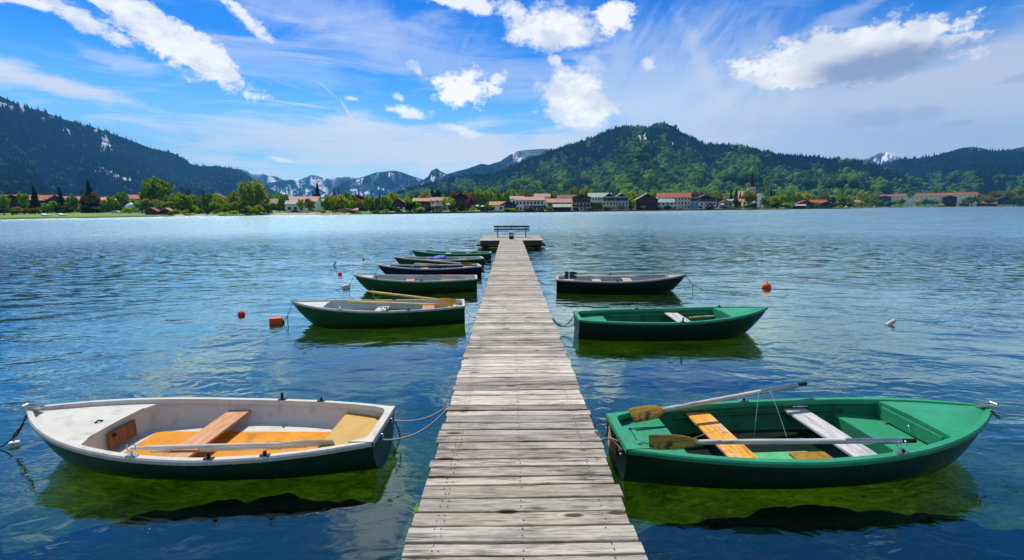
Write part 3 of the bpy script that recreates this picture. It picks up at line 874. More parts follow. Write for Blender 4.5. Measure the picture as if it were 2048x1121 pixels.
it = scatter(mtC, 17000, kC, 101, 19, 18)
forest_mesh('mountain_forest', 'mixed forest covering the central mountain', it, 5)
it = scatter(mtL, 15000, kL, 102, 26, 22) + scatter(mtR, 6000, kR, 103, 26, 24)
forest_mesh('dark_mountain_forest', 'dark conifer forest covering the outer mountains', it, 6)
it = scatter(mtG, 2500, kC, 104, 20, 20)
forest_mesh('foothill_forest', 'bright green forest on the right foothill', it, 7)

# ------------------------------------------------------------------ haze
HAZE = 8.5e-5
mb = MB(); mb.box(-9900, 9900, -3400, 10300, -140, 1500)
hz_m, TT, out = material('haze')
pv = TT.node('ShaderNodeVolumePrincipled', {'Density': HAZE, 'Color': (0.12, 0.46, 1.0, 1.0), 'Anisotropy': 0.2})
TT.l.new(pv.outputs[0], out.inputs['Volume'])
hz = mb.build('haze', hz_m)
tag(hz, 'thin blue air haze over the lake and mountains', 'haze', kind='stuff')
# ------------------------------------------------------------------ jetty
DECK_Z = 0.55
PX0, PX1 = -0.652, 0.785
deck_m = wood('weathered_planks', (0.10, 0.080, 0.060), (0.64, 0.575, 0.49), 'x', 1.0, 0.85, attr=True, bump=0.004)
dark_wood = wood('dark_wet_wood', (0.03, 0.025, 0.02), (0.12, 0.10, 0.08), 'y', 1.0, 0.8, knots=False)
post_wood = wood('post_wood', (0.04, 0.032, 0.025), (0.16, 0.13, 0.10), 'z', 1.0, 0.85, knots=False)
steel = paint('dull_steel', (0.42, 0.43, 0.44), 0.35, 0.2, 8, metal=0.9)
dark_steel = paint('dark_iron', (0.06, 0.055, 0.05), 0.5, 0.3, 10, metal=0.6)
nail_m = paint('rusty_nail', (0.06, 0.045, 0.035), 0.6, 0.3, 30, metal=0.4)

pier = empty('wooden_jetty', (0, 0, 0), 0, 'long narrow jetty of weathered grey planks leading out over the lake', 'jetty')
mb = MB(); nb = MB()
y = -0.6
while y < 31.0:
    w = rnd.choice([0.12, 0.14, 0.145, 0.15, 0.16, 0.13])
    if y < 2.2: w = rnd.uniform(0.135, 0.165)
    g = rnd.uniform(0.011, 0.022)
    rz = rnd.uniform(-0.006, 0.006) + 0.004; dz = rnd.uniform(-0.003, 0.003)
    x0 = PX0 + rnd.uniform(-0.02, 0.015); x1 = PX1 + rnd.uniform(-0.015, 0.02)
    nseg = 7; c = (rnd.random(), rnd.random() ** 2, rnd.random())
    top, bot = [], []
    cup = rnd.uniform(-0.002, 0.003)
    e0 = [rnd.uniform(-0.0035, 0.0035) for _ in range(nseg + 1)]; e1 = [rnd.uniform(-0.0035, 0.0035) for _ in range(nseg + 1)]
    rows = []
    for i in range(nseg + 1):
        t = i / nseg; xx = x0 + (x1 - x0) * t
        ya = y + e0[i] + xx * rz; yb = y + w - g + e1[i] + xx * rz
        z = DECK_Z + dz + 0.002 * math.sin(t * 5 + y * 3)
        b_ = 0.004
        rows.append([(xx, ya, z - 0.035), (xx, ya, z - b_), (xx, ya + b_, z), (xx, (ya + yb) / 2, z + cup), (xx, yb - b_, z), (xx, yb, z - b_), (xx, yb, z - 0.035)])
    n0 = len(mb.v)
    mb.grid(rows, closed_v=True, c=c)
    mb.f.append(tuple(n0 + k for k in range(7))); mb.f.append(tuple(n0 + nseg * 7 + k for k in reversed(range(7))))
    if y < 12:
        for xx in (PX0 + 0.16, PX0 + 0.2, PX1 - 0.17, 0.07):
            for yy in (0.3, 0.72):
                if rnd.random() < 0.85:
                    cx = xx + rnd.uniform(-0.01, 0.01); cy = y + w * yy + xx * rz; cz = DECK_Z + dz + 0.0035
                    nb.add([(cx + 0.006 * math.cos(a * 1.0472), cy + 0.006 * math.sin(a * 1.0472), cz) for a in range(6)], [(0, 1, 2, 3, 4, 5)])
    y += w
mb.build('deck_planks', deck_m, pier)
nb.build('nail', nail_m, pier)['kind'] = 'stuff'
for xx in (PX0 + 0.13, PX1 - 0.19):
    m = MB(); m.box(xx, xx + 0.08, -0.6, 30.95, DECK_Z - 0.19, DECK_Z - 0.04); m.build('beam', dark_wood, pier)
for k in range(9):
    yy = 1.9 + k * 3.6
    m = MB(); m.box(PX0 + 0.05, PX1 - 0.05, yy - 0.05, yy + 0.05, DECK_Z - 0.33, DECK_Z - 0.19); m.build('cross_beam', dark_wood, pier)
    for xx in (PX0 + 0.17, PX1 - 0.17):
        m = MB(); m.lathe([(0.075, -3.0), (0.07, DECK_Z - 0.335), (0.0, DECK_Z - 0.334)], 10, Matrix.Translation((xx, yy, 0))); m.build('post', post_wood, pier, smooth='auto')

# end platform
pl = empty('end_platform', (0.06, 31.0, 0), 0, 'square wooden platform on posts at the far end of the jetty', 'platform')
DP = 6.2; HWp = 2.12
m = MB(); yy = 0.03
while yy < DP:
    w = 0.15; c = (rnd.random(), rnd.random() ** 2, rnd.random())
    m.box(-HWp + rnd.uniform(-.02, .02), HWp + rnd.uniform(-.02, .02), yy, yy + w - 0.008, DECK_Z - 0.03, DECK_Z + 0.002 + rnd.uniform(-.002, .002), c=c)
    yy += w
m.build('deck_planks', deck_m, pl)
m = MB(); m.box(-HWp + 0.12, HWp - 0.12, 0.06, 0.14, DECK_Z - 0.30, DECK_Z - 0.035); m.build('front_beam', dark_wood, pl)
m = MB(); m.box(-HWp + 0.12, HWp - 0.12, DP - 0.2, DP - 0.12, DECK_Z - 0.30, DECK_Z - 0.035); m.build('rear_beam', dark_wood, pl)
for xx in (-HWp + 0.12, -0.75, 0.67, HWp - 0.2):
    m = MB(); m.box(xx, xx + 0.08, 0.145, DP - 0.205, DECK_Z - 0.24, DECK_Z - 0.035); m.build('side_beam', dark_wood, pl)
m = MB(); m.box(-HWp + 0.1, HWp - 0.1, 1.2, 1.3, 0.02, 0.14); m.build('lower_beam', dark_wood, pl)
for sx in (-1, 1):
    m = MB(); m.box(sx * (HWp - 0.02) - 0.14, sx * (HWp - 0.02) + 0.14, 0.3, 1.9, 0.16, 0.26); m.build('side_step', dark_wood, pl)
    for yy in (0.4, DP / 2, DP - 0.5):
        m = MB(); m.lathe([(0.1, -3.2), (0.09, DECK_Z - 0.04), (0, DECK_Z - 0.039)], 10, Matrix.Translation((sx * (HWp - 0.28), yy, 0))); m.build('post', post_wood, pl, smooth='auto')

# bench on the platform, seen from behind
bp_ = at_z(1023.5, 475.4, DECK_Z)
bench_w = wood('bench_wood', (0.012, 0.010, 0.020), (0.035, 0.028, 0.045), 'x', 1.0, 0.6, knots=False)
bench = empty('park_bench', (bp_.x, bp_.y, DECK_Z + 0.005), 0, 'dark slatted bench at the jetty end facing the far shore', 'bench')
BW = 1.25
m = MB()
m.box(-BW, BW, -0.065, -0.03, 0.70, 0.83); m.box(-BW, BW, -0.05, -0.015, 0.52, 0.63)
m.build('backrest', bench_w, bench, bevel=0.006)
m = MB()
for k in range(4): m.box(-BW, BW, 0.02 + k * 0.115, 0.115 + k * 0.115, 0.42, 0.455)
m.build('seat', bench_w, bench, bevel=0.005)
for xx in (-1.0, 1.0, 0.0):
    m = MB(); m.tube([(xx, -0.012, 0.003), (xx, 0.0, 0.4), (xx, -0.022, 0.56), (xx, -0.045, 0.82)], 0.03, 8)
    m.build('leg' if xx else 'backrest_support', dark_steel, bench, smooth='auto')
    if xx:
        m = MB(); m.tube([(xx, 0.42, 0.003), (xx, 0.40, 0.41)], 0.028, 8); m.tube([(xx, 0.0, 0.395), (xx, 0.42, 0.395)], 0.02, 8); m.build('leg', dark_steel, bench, smooth='auto')
# litter bin
b2 = at_z(1022.8, 478.8, DECK_Z)
bin_m = paint('dark_bin_paint', (0.015, 0.013, 0.035), 0.45, 0.3, 6); white_m = paint('weathered_white', (0.72, 0.74, 0.78), 0.5, 0.15, 4)
lb = empty('litter_bin', (b2.x, b2.y, DECK_Z + 0.005), 0, 'small dark litter bin with a pale hood in front of the bench', 'litter bin')
m = MB(); m.prism([(-0.15, -0.13), (0.15, -0.13), (0.15, 0.13), (-0.15, 0.13)], 0.0, 0.40); m.build('body', bin_m, lb, bevel=0.015)
m = MB(); m.add([(-0.2, -0.17, 0.41), (0.2, -0.17, 0.41), (0.2, 0.17, 0.41), (-0.2, 0.17, 0.41), (-0.17, -0.1, 0.56), (0.17, -0.1, 0.56), (0.17, 0.1, 0.56), (-0.17, 0.1, 0.56)],
                [(3, 2, 1, 0), (4, 5, 6, 7), (0, 1, 5, 4), (1, 2, 6, 5), (2, 3, 7, 6), (3, 0, 4, 7)]); m.build('hood', white_m, lb, bevel=0.01)
m = MB(); m.box(-0.10, -0.01, -0.139, -0.133, 0.22, 0.33); m.box(0.01, 0.09, -0.139, -0.133, 0.22, 0.33); m.build('sticker', white_m, lb)

# ------------------------------------------------------------------ rowing boats
GRP = 'rowing boats moored along the jetty'


def gelcoat(name, col, rough=0.32, var=0.12, dirt=None, da=0.3, coat=0.3):
    return paint(name, col, rough, var, 2.5, 0.0006, 0.0, coat * 0.3, dirt, da)


M_ = dict(
    dgreen=gelcoat('dark_green_hull', (0.006, 0.050, 0.026), 0.3, 0.2, (0.02, 0.03, 0.015), 0.5),
    bgreen=gelcoat('deep_green_hull', (0.004, 0.036, 0.017), 0.3, 0.2, (0.015, 0.02, 0.01), 0.5),
    mgreen=gelcoat('mid_green_hull', (0.006, 0.095, 0.030), 0.35, 0.2, (0.02, 0.03, 0.01), 0.5),
    navy=gelcoat('navy_hull', (0.010, 0.011, 0.075), 0.35, 0.2),
    black=gelcoat('black_green_hull', (0.006, 0.012, 0.016), 0.35, 0.2),
    ingreen=gelcoat('sea_green_gelcoat', (0.034, 0.32, 0.160), 0.45, 0.24, (0.07, 0.19, 0.11), 0.8, 0.15),
    deepgreen=gelcoat('inner_green', (0.010, 0.170, 0.070), 0.45, 0.3, (0.02, 0.055, 0.025), 0.85, 0.1),
    white=gelcoat('off_white_gelcoat', (0.62, 0.595, 0.53), 0.45, 0.14, (0.34, 0.29, 0.22), 0.6, 0.15),
    pale=gelcoat('pale_grey_liner', (0.52, 0.60, 0.58), 0.5, 0.12, (0.3, 0.3, 0.25), 0.5, 0.0),
    mint=gelcoat('mint_rim', (0.25, 0.55, 0.42), 0.45, 0.12, (0.2, 0.3, 0.2), 0.4, 0.0),
    cream=gelcoat('cream_rim', (0.50, 0.42, 0.36), 0.45, 0.15, (0.3, 0.22, 0.15), 0.5, 0.0),
    salmon=wood('salmon_board', (0.36, 0.155, 0.07), (0.66, 0.34, 0.17), 'y', 1.2, 0.5, knots=False, bump=0.0006),
    ochre=paint('ochre_plywood', (0.56, 0.35, 0.085), 0.55, 0.22, 2.2, 0.0006, dirt=(0.42, 0.22, 0.05), dirt_amt=0.35),
    orange=paint('orange_floor', (0.72, 0.27, 0.004), 0.65, 0.3, 2.5, 0.0008, dirt=(0.24, 0.07, 0.004), dirt_amt=0.8),
    orangew=wood('orange_varnished_board', (0.50, 0.17, 0.03), (0.90, 0.42, 0.07), 'y', 1.0, 0.5, wear=(0.62, 0.48, 0.36), bump=0.0015),
    greyw=wood('grey_board', (0.20, 0.18, 0.17), (0.62, 0.60, 0.60), 'y', 1.0, 0.75, bump=0.0015),
    oarw=wood('weathered_oar', (0.30, 0.26, 0.23), (0.66, 0.62, 0.58), 'x', 1.0, 0.6, knots=False, bump=0.0006),
    oary=wood('flaking_yellow_oar', (0.045, 0.03, 0.02), (0.46, 0.27, 0.05), 'x', 0.9, 0.55, wear=(0.10, 0.06, 0.03), bump=0.001),
    oarv=wood('varnished_oar', (0.55, 0.26, 0.05), (0.88, 0.56, 0.16), 'x', 0.8, 0.4, knots=False, bump=0.0004),
    browndoor=wood('brown_door', (0.06, 0.025, 0.012), (0.30, 0.13, 0.06), 'z', 1.0, 0.6, knots=False),
    rubber=paint('black_rubber', (0.015, 0.015, 0.017), 0.5, 0.2, 8),
    rope=paint('grey_rope', (0.45, 0.43, 0.40), 0.8, 0.3, 60, 0.002),
    tanrope=paint('tan_rope', (0.42, 0.28, 0.17), 0.85, 0.3, 60, 0.002),
    chain=paint('rusty_chain', (0.10, 0.085, 0.07), 0.5, 0.4, 40, metal=0.7),
    steel=steel, chrome=paint('worn_chrome', (0.75, 0.74, 0.72), 0.22, 0.15, 10, metal=0.95),
    blue=paint('blue_tarpaulin', (0.01, 0.09, 0.55), 0.5, 0.25, 4, 0.02),
    bottom=paint('dark_bilge', (0.012, 0.02, 0.014), 0.35, 0.4, 4),
    leaf=paint('wet_brown_leaves', (0.42, 0.22, 0.02), 0.6, 0.6, 9, 0.01, dirt=(0.10, 0.14, 0.01), dirt_amt=0.8),
    palegreen=gelcoat('pale_green_floor', (0.13, 0.50, 0.20), 0.45, 0.25, (0.05, 0.2, 0.05), 0.7, 0.0),
)

# half breadth, as a fraction of the half beam
WK = ([0, .12, .25, .42, .58, .70, .80, .88, .94, .98, 1.0], [.60, .79, .92, 1.0, .965, .86, .70, .50, .29, .12, .012])


def boat(bow_px, stern_px, **k):
    """bow_px/stern_px: photo pixels of the bow tip and of the middle of the transom top"""
    zb, zs, zm = k.get('zb', 0.52), k.get('zs', 0.37), k.get('zm', 0.36)
    B = k.get('beam', 1.40) / 2
    pb = at_z(*bow_px, zb); ps = at_z(*stern_px, zs)
    L = math.hypot(pb.x - ps.x, pb.y - ps.y); hd = math.atan2(pb.y - ps.y, pb.x - ps.x)
    root = empty('rowing_boat', (ps.x, ps.y, 0), hd, k['label'], 'boat', GRP)
    info = dict(root=root, L=L, hd=hd, B=B)
    wt = k.get('transom', 0.60); FE = k.get('flare', 0.62)

    def hw(t):
        v = float(np.interp(t, WK[0], WK[1]))
        if t < 0.3: v = v + (wt - 0.60) * (1 - t / 0.3)
        return v * B
    # smooth the breadth curve
    ts = np.linspace(0, 1, 49)
    raw = np.array([hw(t) for t in ts])
    for _ in range(3): raw[1:-1] = (raw[:-2] + 2 * raw[1:-1] + raw[2:]) / 4

    def W(t): return float(np.interp(t, ts, raw))

    def SH(t):
        a = zm + (zs - zm) * max(0, (0.38 - t) / 0.38) ** 1.8 + (zb - zm) * max(0, (t - 0.38) / 0.62) ** 1.9
        return a

    def KZ(t): return -0.13 + (0.18 * max(0, (t - 0.80) / 0.2) ** 2.0) + 0.03 * max(0, (0.2 - t) / 0.2)

    def rake(t): return 0.36 * max(0, (t - 0.55) / 0.45) ** 1.6

    def sect(t, s, off=0.0, fl=None):
        """s 0 gunwale .. 1 keel; off moves the skin inwards"""
        ph = s * math.pi / 2
        w = max(W(t) - off, 0.003); zt = SH(t); zk = KZ(t) + off
        yv = w * math.cos(ph) ** FE if s < 1 else 0.0
        z = zt - (zt - zk) * math.sin(ph) ** 1.25
        x = t * L - rake(t) * ((zt - z) / max(zt - zk, 0.01)) ** 1.3 * (L / 4.1)
        if t < 0.02: x += 0.0
        if off: x = min(x, L * 0.985 - 0.0)
        if fl is not None and z < fl: z = fl
        return x, yv, z

    def WZ(t, z, off=0.04):
        zt = SH(t); zk = KZ(t) + off
        if z >= zt: return max(W(t) - off, 0.002)
        if z <= zk: return 0.002
        sp_ = min(1.0, ((zt - z) / (zt - zk)) ** 0.8)
        return max(max(W(t) - off, 0.003) * math.cos(math.asin(sp_)) ** FE, 0.002)
    info.update(W=W, SH=SH, L=L, WZ=WZ)
    NT_, NS = 44, 12
    tt = [1 - (1 - i / NT_) ** 1.25 for i in range(NT_ + 1)]
    mb = MB(); rows = []
    for t in tt:
        row = []
        for j in range(-NS, NS + 1):
            x, y_, z = sect(t, 1 - abs(j) / NS)
            row.append((x, math.copysign(y_, j) if j else 0.0, z))
        rows.append(row)
    n0 = len(mb.v); mb.grid(rows); mb.f.append(tuple(n0 + i for i in range(2 * NS + 1)))
    mb.build('hull', k['hull'], root, smooth='auto')
    # liner with flat floor
    FL = k.get('floor', 0.055); t1 = 0.955
    mb = MB(); rows = []
    for i in range(NT_ + 1):
        t = 0.012 + (t1 - 0.012) * (1 - (1 - i / NT_) ** 1.15)
        row = []
        for j in range(-NS, NS + 1):
            x, y_, z = sect(t, 1 - abs(j) / NS, 0.028, FL)
            row.append((x, math.copysign(y_, j) if j else 0.0, z))
        rows.append(row)
    n0 = len(mb.v); mb.grid(rows); mb.f.append(tuple(n0 + i for i in range(2 * NS + 1)))
    mb.build('inner_lining', k['liner'], root, smooth='auto', recalc=False)
    # gunwale: a moulded rim swept round the sheer
    gi, go = k.get('rim_in', 0.055), 0.016
    gt = 0.020
    path = []
    for i in range(41): path.append(1 - (1 - i / 40) ** 1.3)
    sides = []
    for sgn in (1, -1):
        rows = []
        for t in path:
            w = W(t); z = SH(t); ex = 0.02 * (t ** 8)
            wi = max(w - gi, 0.0)
            xi = min(t * L, L - 0.10 * (L / 4.1)) if wi < 0.02 else t * L
            wo = w + go * (1 - t ** 12)
            xo = t * L + ex
            rows.append([(xo, sgn * wo, z - 0.028), (xo, sgn * (wo + 0.003), z + 0.004), (xo, sgn * (wo - 0.010), z + gt), (xi, sgn * max(wi + 0.010, 0.0), z + gt), (xi, sgn * wi, z + 0.006), (xi, sgn * wi, z - 0.034)])
        sides.append(rows)
    mb = MB()
    for rows in sides: mb.grid(rows, closed_v=True)
    # transom top, gently rounded corners
    w0 = W(0); z = SH(0)
    nseg = 12; rr = []
    for i in range(nseg + 1):
        u = -1 + 2 * i / nseg
        yy = u * (w0 + go)
        cin = gi * 1.25 + 0.16 * abs(u) ** 9
        rr.append([(-0.016, yy, z - 0.03), (-0.018, yy, z + 0.004), (-0.006, yy, z + gt + 0.0025), (cin, yy * 0.985, z + gt + 0.0025), (cin + 0.008, yy * 0.985, z - 0.036)])
    mb.grid(rr, closed_v=True)
    mb.build('gunwale', k['rim'], root, smooth='auto')
    # strake line below the rim for shape
    # foredeck and its bulkhead
    if k.get('fore'):
        tf, curve = k['fore']; mb = MB(); rows = []
        nn_ = 16
        for i in range(nn_ + 1):
            t = tf + (0.992 - tf) * i / nn_
            w = max(W(t) - gi * 0.6, 0.004)
            row = []
            for j in range(-6, 7):
                u = j / 6
                x = t * L - (curve * (1 - u * u) * -1 if i == 0 else 0) - 0
                if i == 0: x = t * L + curve * (1 - u * u)
                zc = SH(t) + k.get('foredz', -0.008) + 0.02 * (1 - u * u)
                row.append((min(x, L * 0.995), u * w, zc))
            rows.append(row)
        mb.grid(rows)
        fd = mb.build('foredeck', k.get('foremat', k['rim']), root, smooth='auto', recalc=False)
        mb = MB(); top = rows[0]; t = tf
        bot = [(x, (y_ / max(abs(top[0][1]), 1e-6)) * WZ(t, FL + 0.01, 0.03), FL - 0.002) for (x, y_, z_) in top]
        mid = [(x, y_ * 0.995, z_ - 0.03) for (x, y_, z_) in top]
        mid2 = [(x + 0.01, (y_ / max(abs(top[0][1]), 1e-6)) * WZ(t, z_ * 0.5 + FL * 0.5, 0.03), z_ * 0.5 + FL * 0.5) for (x, y_, z_) in top]
        mb.grid([[(x, y_, z_ - 0.001) for x, y_, z_ in top], mid, mid2, bot])
        bh = mb.build('bulkhead', k.get('bulkmat', k['liner']), root, smooth='auto', recalc=False)
        info['tf'] = tf; info['curve'] = curve
    if k.get('sternseat'):
        ts_, dz, mat = k['sternseat']; mb = MB()
        zt = SH(0.05) - dz
        rows = []
        for i in range(7):
            t = 0.014 + (ts_ - 0.014) * i / 6
            w = WZ(t, zt, 0.03)
            rows.append([(t * L, u / 6 * w, zt) for u in range(-6, 7)])
        mb.grid(rows)
        if k.get('seatbox', True):
            last = rows[-1]; mb.grid([last, [(x, (y_ / last[-1][1]) * WZ(ts_, FL + 0.01, 0.03), FL - 0.002) for x, y_, z_ in last]])
        else:
            last = rows[-1]; mb.grid([last, [(x, y_, z_ - 0.025) for x, y_, z_ in last]])
        mb.build('stern_seat', mat, root, smooth='auto', recalc=False)
    for (t, wid, dz, mat, skew) in k.get('thwarts', []):
        z = SH(t) - dz; w = WZ(t, z - 0.02, 0.035)
        mb = MB(); x = t * L
        mb.prism([(x - wid / 2 - skew, -w), (x + wid / 2 - skew, -w), (x + wid / 2 + skew, w), (x - wid / 2 + skew, w)], z - 0.025, z)
        mb.build('thwart', mat, root, bevel=0.004)
    return info


def bpart(name, mb, mat, B, **kw):
    return mb.build(name, mat, B['root'], **kw)


def lock(B, t, side, h=0.07, mat=None, name='oarlock'):
    """socket and pin of an oarlock on the gunwale"""
    x = t * B['L']; y_ = side * (B['W'](t) - 0.018); z = B['SH'](t) + 0.018
    m = MB(); m.box(x - 0.045, x + 0.045, y_ - 0.02, y_ + 0.02, z, z + 0.012); m.lathe([(0.016, z), (0.016, z + h), (0.010, z + h + 0.006), (0, z + h + 0.006)], 10, Matrix.Translation((x, y_, 0)))
    o = bpart(name, m, mat or M_['rubber'], B, bevel=0.0); return o


def crutch(B, t, side, rz=0.0):
    """chromed oarlock fork"""
    x = t * B['L']; y_ = side * (B['W'](t) - 0.018); z = B['SH'](t) + 0.018
    m = MB(); m.box(x - 0.05, x + 0.05, y_ - 0.022, y_ + 0.022, z, z + 0.014)
    m.tube([(x, y_, z), (x, y_, z + 0.05)], 0.01, 8)
    pts = [(x + 0.045 * math.cos(a), y_ + 0.0, z + 0.085 + 0.04 * math.sin(a)) for a in [R(v) for v in range(130, 411, 20)]]
    m.tube(pts, 0.007, 8)
    return bpart('oarlock', m, M_['chrome'], B, smooth='auto')


def oar(p_blade, p_handle, label, matb, mats, grp='oars lying in the boats', blade_len=0.52, blade_w=0.075, split=0.62, mathandle=None, blade_roll=0.2, r=0.021, band=None, sag=0.0):
    a = Vector(p_blade); b = Vector(p_handle); L = (b - a).length
    root = empty('oar', a, 0, label, 'oar', grp)
    q = (b - a).to_track_quat('X', 'Z'); root.rotation_mode = 'QUATERNION'
    root.rotation_quaternion = q @ Matrix.Rotation(blade_roll, 3, 'X').to_quaternion()
    m = MB(); rows = []
    for i in range(13):
        t = i / 12; x = blade_len * t
        w = blade_w * (0.92 if t < 0.06 else 1.0) * (1.0 if t < 0.5 else (1 - ((t - 0.5) / 0.5) ** 1.7 * 0.74))
        th_ = 0.006 + 0.012 * t
        rows.append([(x, w * math.cos(k * math.pi / 6), th_ * math.sin(k * math.pi / 6)) for k in range(12)])
    m.grid(rows, closed_v=True); m.f.append(tuple(range(12)))
    bl = m.build('blade', matb, root, smooth='auto')
    if band:
        m = MB(); m.grid([[(0.12 + dx, blade_w * 1.012 * math.cos(k * math.pi / 6), 0.0105 * math.sin(k * math.pi / 6)) for k in range(12)] for dx in (0, 0.05)], closed_v=True)
        m.build('blade_band', band, bl, smooth=True)
    m = MB(); s0 = blade_len * 0.9; s1 = L * split
    m.tube([(s0, 0, 0), (s0 + 0.1, 0, 0), (s1, 0, 0)], [r * 0.85, r, r * 1.08], 10); m.build('shaft', mats, root, smooth='auto')
    m = MB(); m.tube([(s1 - 0.01, 0, 0), (L - 0.14, 0, 0)], [r * 1.12, r * 1.12], 10); m.build('upper_shaft', mathandle or mats, root, smooth='auto')
    m = MB(); m.tube([(L - 0.15, 0, 0), (L - 0.12, 0, 0), (L - 0.01, 0, 0), (L, 0, 0)], [r * 0.75, r * 0.8, r * 0.85, r * 0.6], 10); m.build('grip', M_['rubber'] if mathandle else mats, root, smooth='auto')
    return root


def sagline(a, b, sag, n=14):
    a = Vector(a); b = Vector(b); out = []
    for i in range(n + 1):
        t = i / n; p = a.lerp(b, t); p.z -= sag * 4 * t * (1 - t); out.append(p)
    return out


def rope(pts, label, mat=None, r=0.006, grp='mooring ropes of the boats', name='mooring_rope'):
    m = MB(); m.tube(pts, r, 6)
    o = m.build(name, mat or M_['rope'], None, smooth=True)
    tag(o, label, 'rope', grp); return o


def chain(pts, label, link_l=0.035, r=0.0042, grp='mooring chains of the boats', mat=None):
    """real interlocked oval links along a path"""
    P = [Vector(p) for p in pts]
    seg = [(P[i + 1] - P[i]).length for i in range(len(P) - 1)]; tot = sum(seg)
    n = max(2, int(tot / link_l)); m = MB()
    def at(s):
        for i, l in enumerate(seg):
            if s <= l or i == len(seg) - 1: return P[i].lerp(P[i + 1], min(1, s / max(l, 1e-6))), (P[i + 1] - P[i]).normalized()
            s -= l
    for i in range(n):
        c, d = at((i + 0.5) * tot / n)
        u = Vector((0, 0, 1)) if abs(d.z) < 0.9 else Vector((1, 0, 0))
        s_ = d.cross(u).normalized()
        if i % 2: s_ = d.cross(s_).normalized()
        ring = []
        for k in range(10):
            a = k * math.pi / 5
            ring.append(c + d * math.cos(a) * link_l * 0.66 + s_ * math.sin(a) * link_l * 0.30)
        ring.append(ring[0]); m.tube(ring, r, 5, cap=False)
    o = m.build('mooring_chain', mat or M_['chain'], None, smooth=True)
    tag(o, label, 'chain', grp); return o


def fairlead(B, name='bow_roller', s=1.0, mat=None):
    L = B['L']; z = B['SH'](1) + 0.012
    m = MB()
    for sgn in (-1, 1): m.box(L - 0.15 * s, L + 0.055 * s, sgn * 0.028 - 0.004, sgn * 0.028 + 0.004, z, z + 0.035)
    m.box(L - 0.15 * s, L + 0.03 * s, -0.024, 0.024, z, z + 0.008)
    m.tube([(L + 0.035 * s, -0.035, z + 0.024), (L + 0.035 * s, 0.035, z + 0.024)], 0.02, 10)
    return bpart(name, m, mat or M_['chrome'], B, smooth='auto')


# ---- front left boat: white inside, dark green hull
B1 = boat((57, 819), (768, 849), zb=0.49, zs=0.33, zm=0.295, beam=1.46, flare=0.72, hull=M_['dgreen'], liner=M_['white'], rim=M_['white'], rim_in=0.055, transom=0.57,
          fore=(0.735, 0.10), foredz=-0.03, sternseat=(0.155, 0.10, M_['ochre']), seatbox=True, floor=0.06,
          thwarts=[(0.505, 0.26, 0.10, M_['salmon'], 0.0)],
          label='white rowing boat with dark green hull and orange floor, front left of the jetty')
L = B1['L']
m = MB(); rows = []
for i in range(16):
    t = 0.17 + (0.715 - 0.17) * i / 15; w = min(B1['WZ'](t, 0.07, 0.05), 0.36)
    rows.append([(t * L, u / 4 * w, 0.066) for u in range(-4, 5)])
m.grid(rows); bpart('floor_board', m, M_['orange'], B1, recalc=False)
m = MB()
w = B1['W'](0.735) * 0.36
m.box(0.735 * L + 0.055, 0.735 * L + 0.075, -w * 1.05, w * 0.62, 0.09, 0.275); d = bpart('locker_door', m, M_['browndoor'], B1, bevel=0.004)
m = MB(); m.lathe([(0.0, 0), (0.022, 0), (0.022, 0.012), (0, 0.012)], 14, Matrix.Translation((0.735 * L + 0.053, w * 0.35, 0.235)) @ Matrix.Rotation(-math.pi / 2, 4, 'Y')); m.build('finger_hole', M_['rubber'], d)
for t, s_, h in ((0.375, -1, 0.085), (0.375, 1, 0.06), (0.245, -1, 0.045), (0.245, 1, 0.045)): lock(B1, t, s_, h)
crutch(B1, 0.565, 1 if math.cos(B1['hd']) < 0 else -1)
fairlead(B1, mat=M_['chrome'])
m = MB(); zc = B1['SH'](0.8)
m.tube([(0.785 * L, 0.03, zc - 0.015), (0.790 * L, 0.06, zc + 0.008), (0.795 * L, 0.09, zc - 0.015)], 0.009, 8); bpart('deck_handle', m, M_['rubber'], B1, smooth=True)
m = MB(); m.box(0.29 * L, 0.335 * L, -0.02, 0.02, 0.088, 0.12); bpart('floor_clamp', m, M_['rubber'], B1, bevel=0.006)
for sgn in (-1, 1):
    m = MB(); m.tube([(-0.005, 0.18 * sgn, 0.31), (-0.045, sgn * 0.18, 0.31), (-0.045, sgn * 0.18, 0.27), (-0.005, sgn * 0.18, 0.27)], 0.006, 8)
    bpart('mooring_eye', m, M_['chrome'], B1, smooth=True)
za = 0.235
oar(at_z(668, 886, za + 0.02), at_z(262, 897, za), 'grey oar lying along the near side inside the front left boat', M_['oarw'], M_['oarw'], blade_roll=1.0, blade_len=0.55, blade_w=0.06)
oar(at_z(612, 892, za - 0.04), at_z(300, 903, za - 0.05), 'lower grey oar tucked under the near rim of the front left boat', M_['oarw'], M_['oarw'], blade_roll=0.8, blade_len=0.5, blade_w=0.055)

# ---- front right boat, sea green
B2 = boat((1981, 815), (1233, 864), zb=0.50, zs=0.35, zm=0.33, flare=0.58, beam=1.39, hull=M_['bgreen'], liner=M_['deepgreen'], rim=M_['ingreen'], rim_in=0.06, transom=0.55,
          fore=(0.785, 0.0), foredz=0.0, foremat=M_['ingreen'], bulkmat=M_['ingreen'], sternseat=(0.150, 0.07, M_['ingreen']), floor=0.055,
          thwarts=[(0.277, 0.27, 0.07, M_['orangew'], 0.0), (0.57, 0.26, 0.08, M_['greyw'], 0.0)],
          label='sea green rowing boat with orange and grey seat boards, front right of the jetty')
L = B2['L']; W2 = B2['W']
m = MB(); rows = []
for i in range(14):
    t = 0.16 + (0.76 - 0.16) * i / 13; w = B2['WZ'](t, 0.06, 0.05)
    rows.append([(t * L, u / 4 * w, 0.066) for u in range(-4, 5)])
m.grid(rows); bpart('floor_board', m, M_['bottom'], B2, recalc=False)
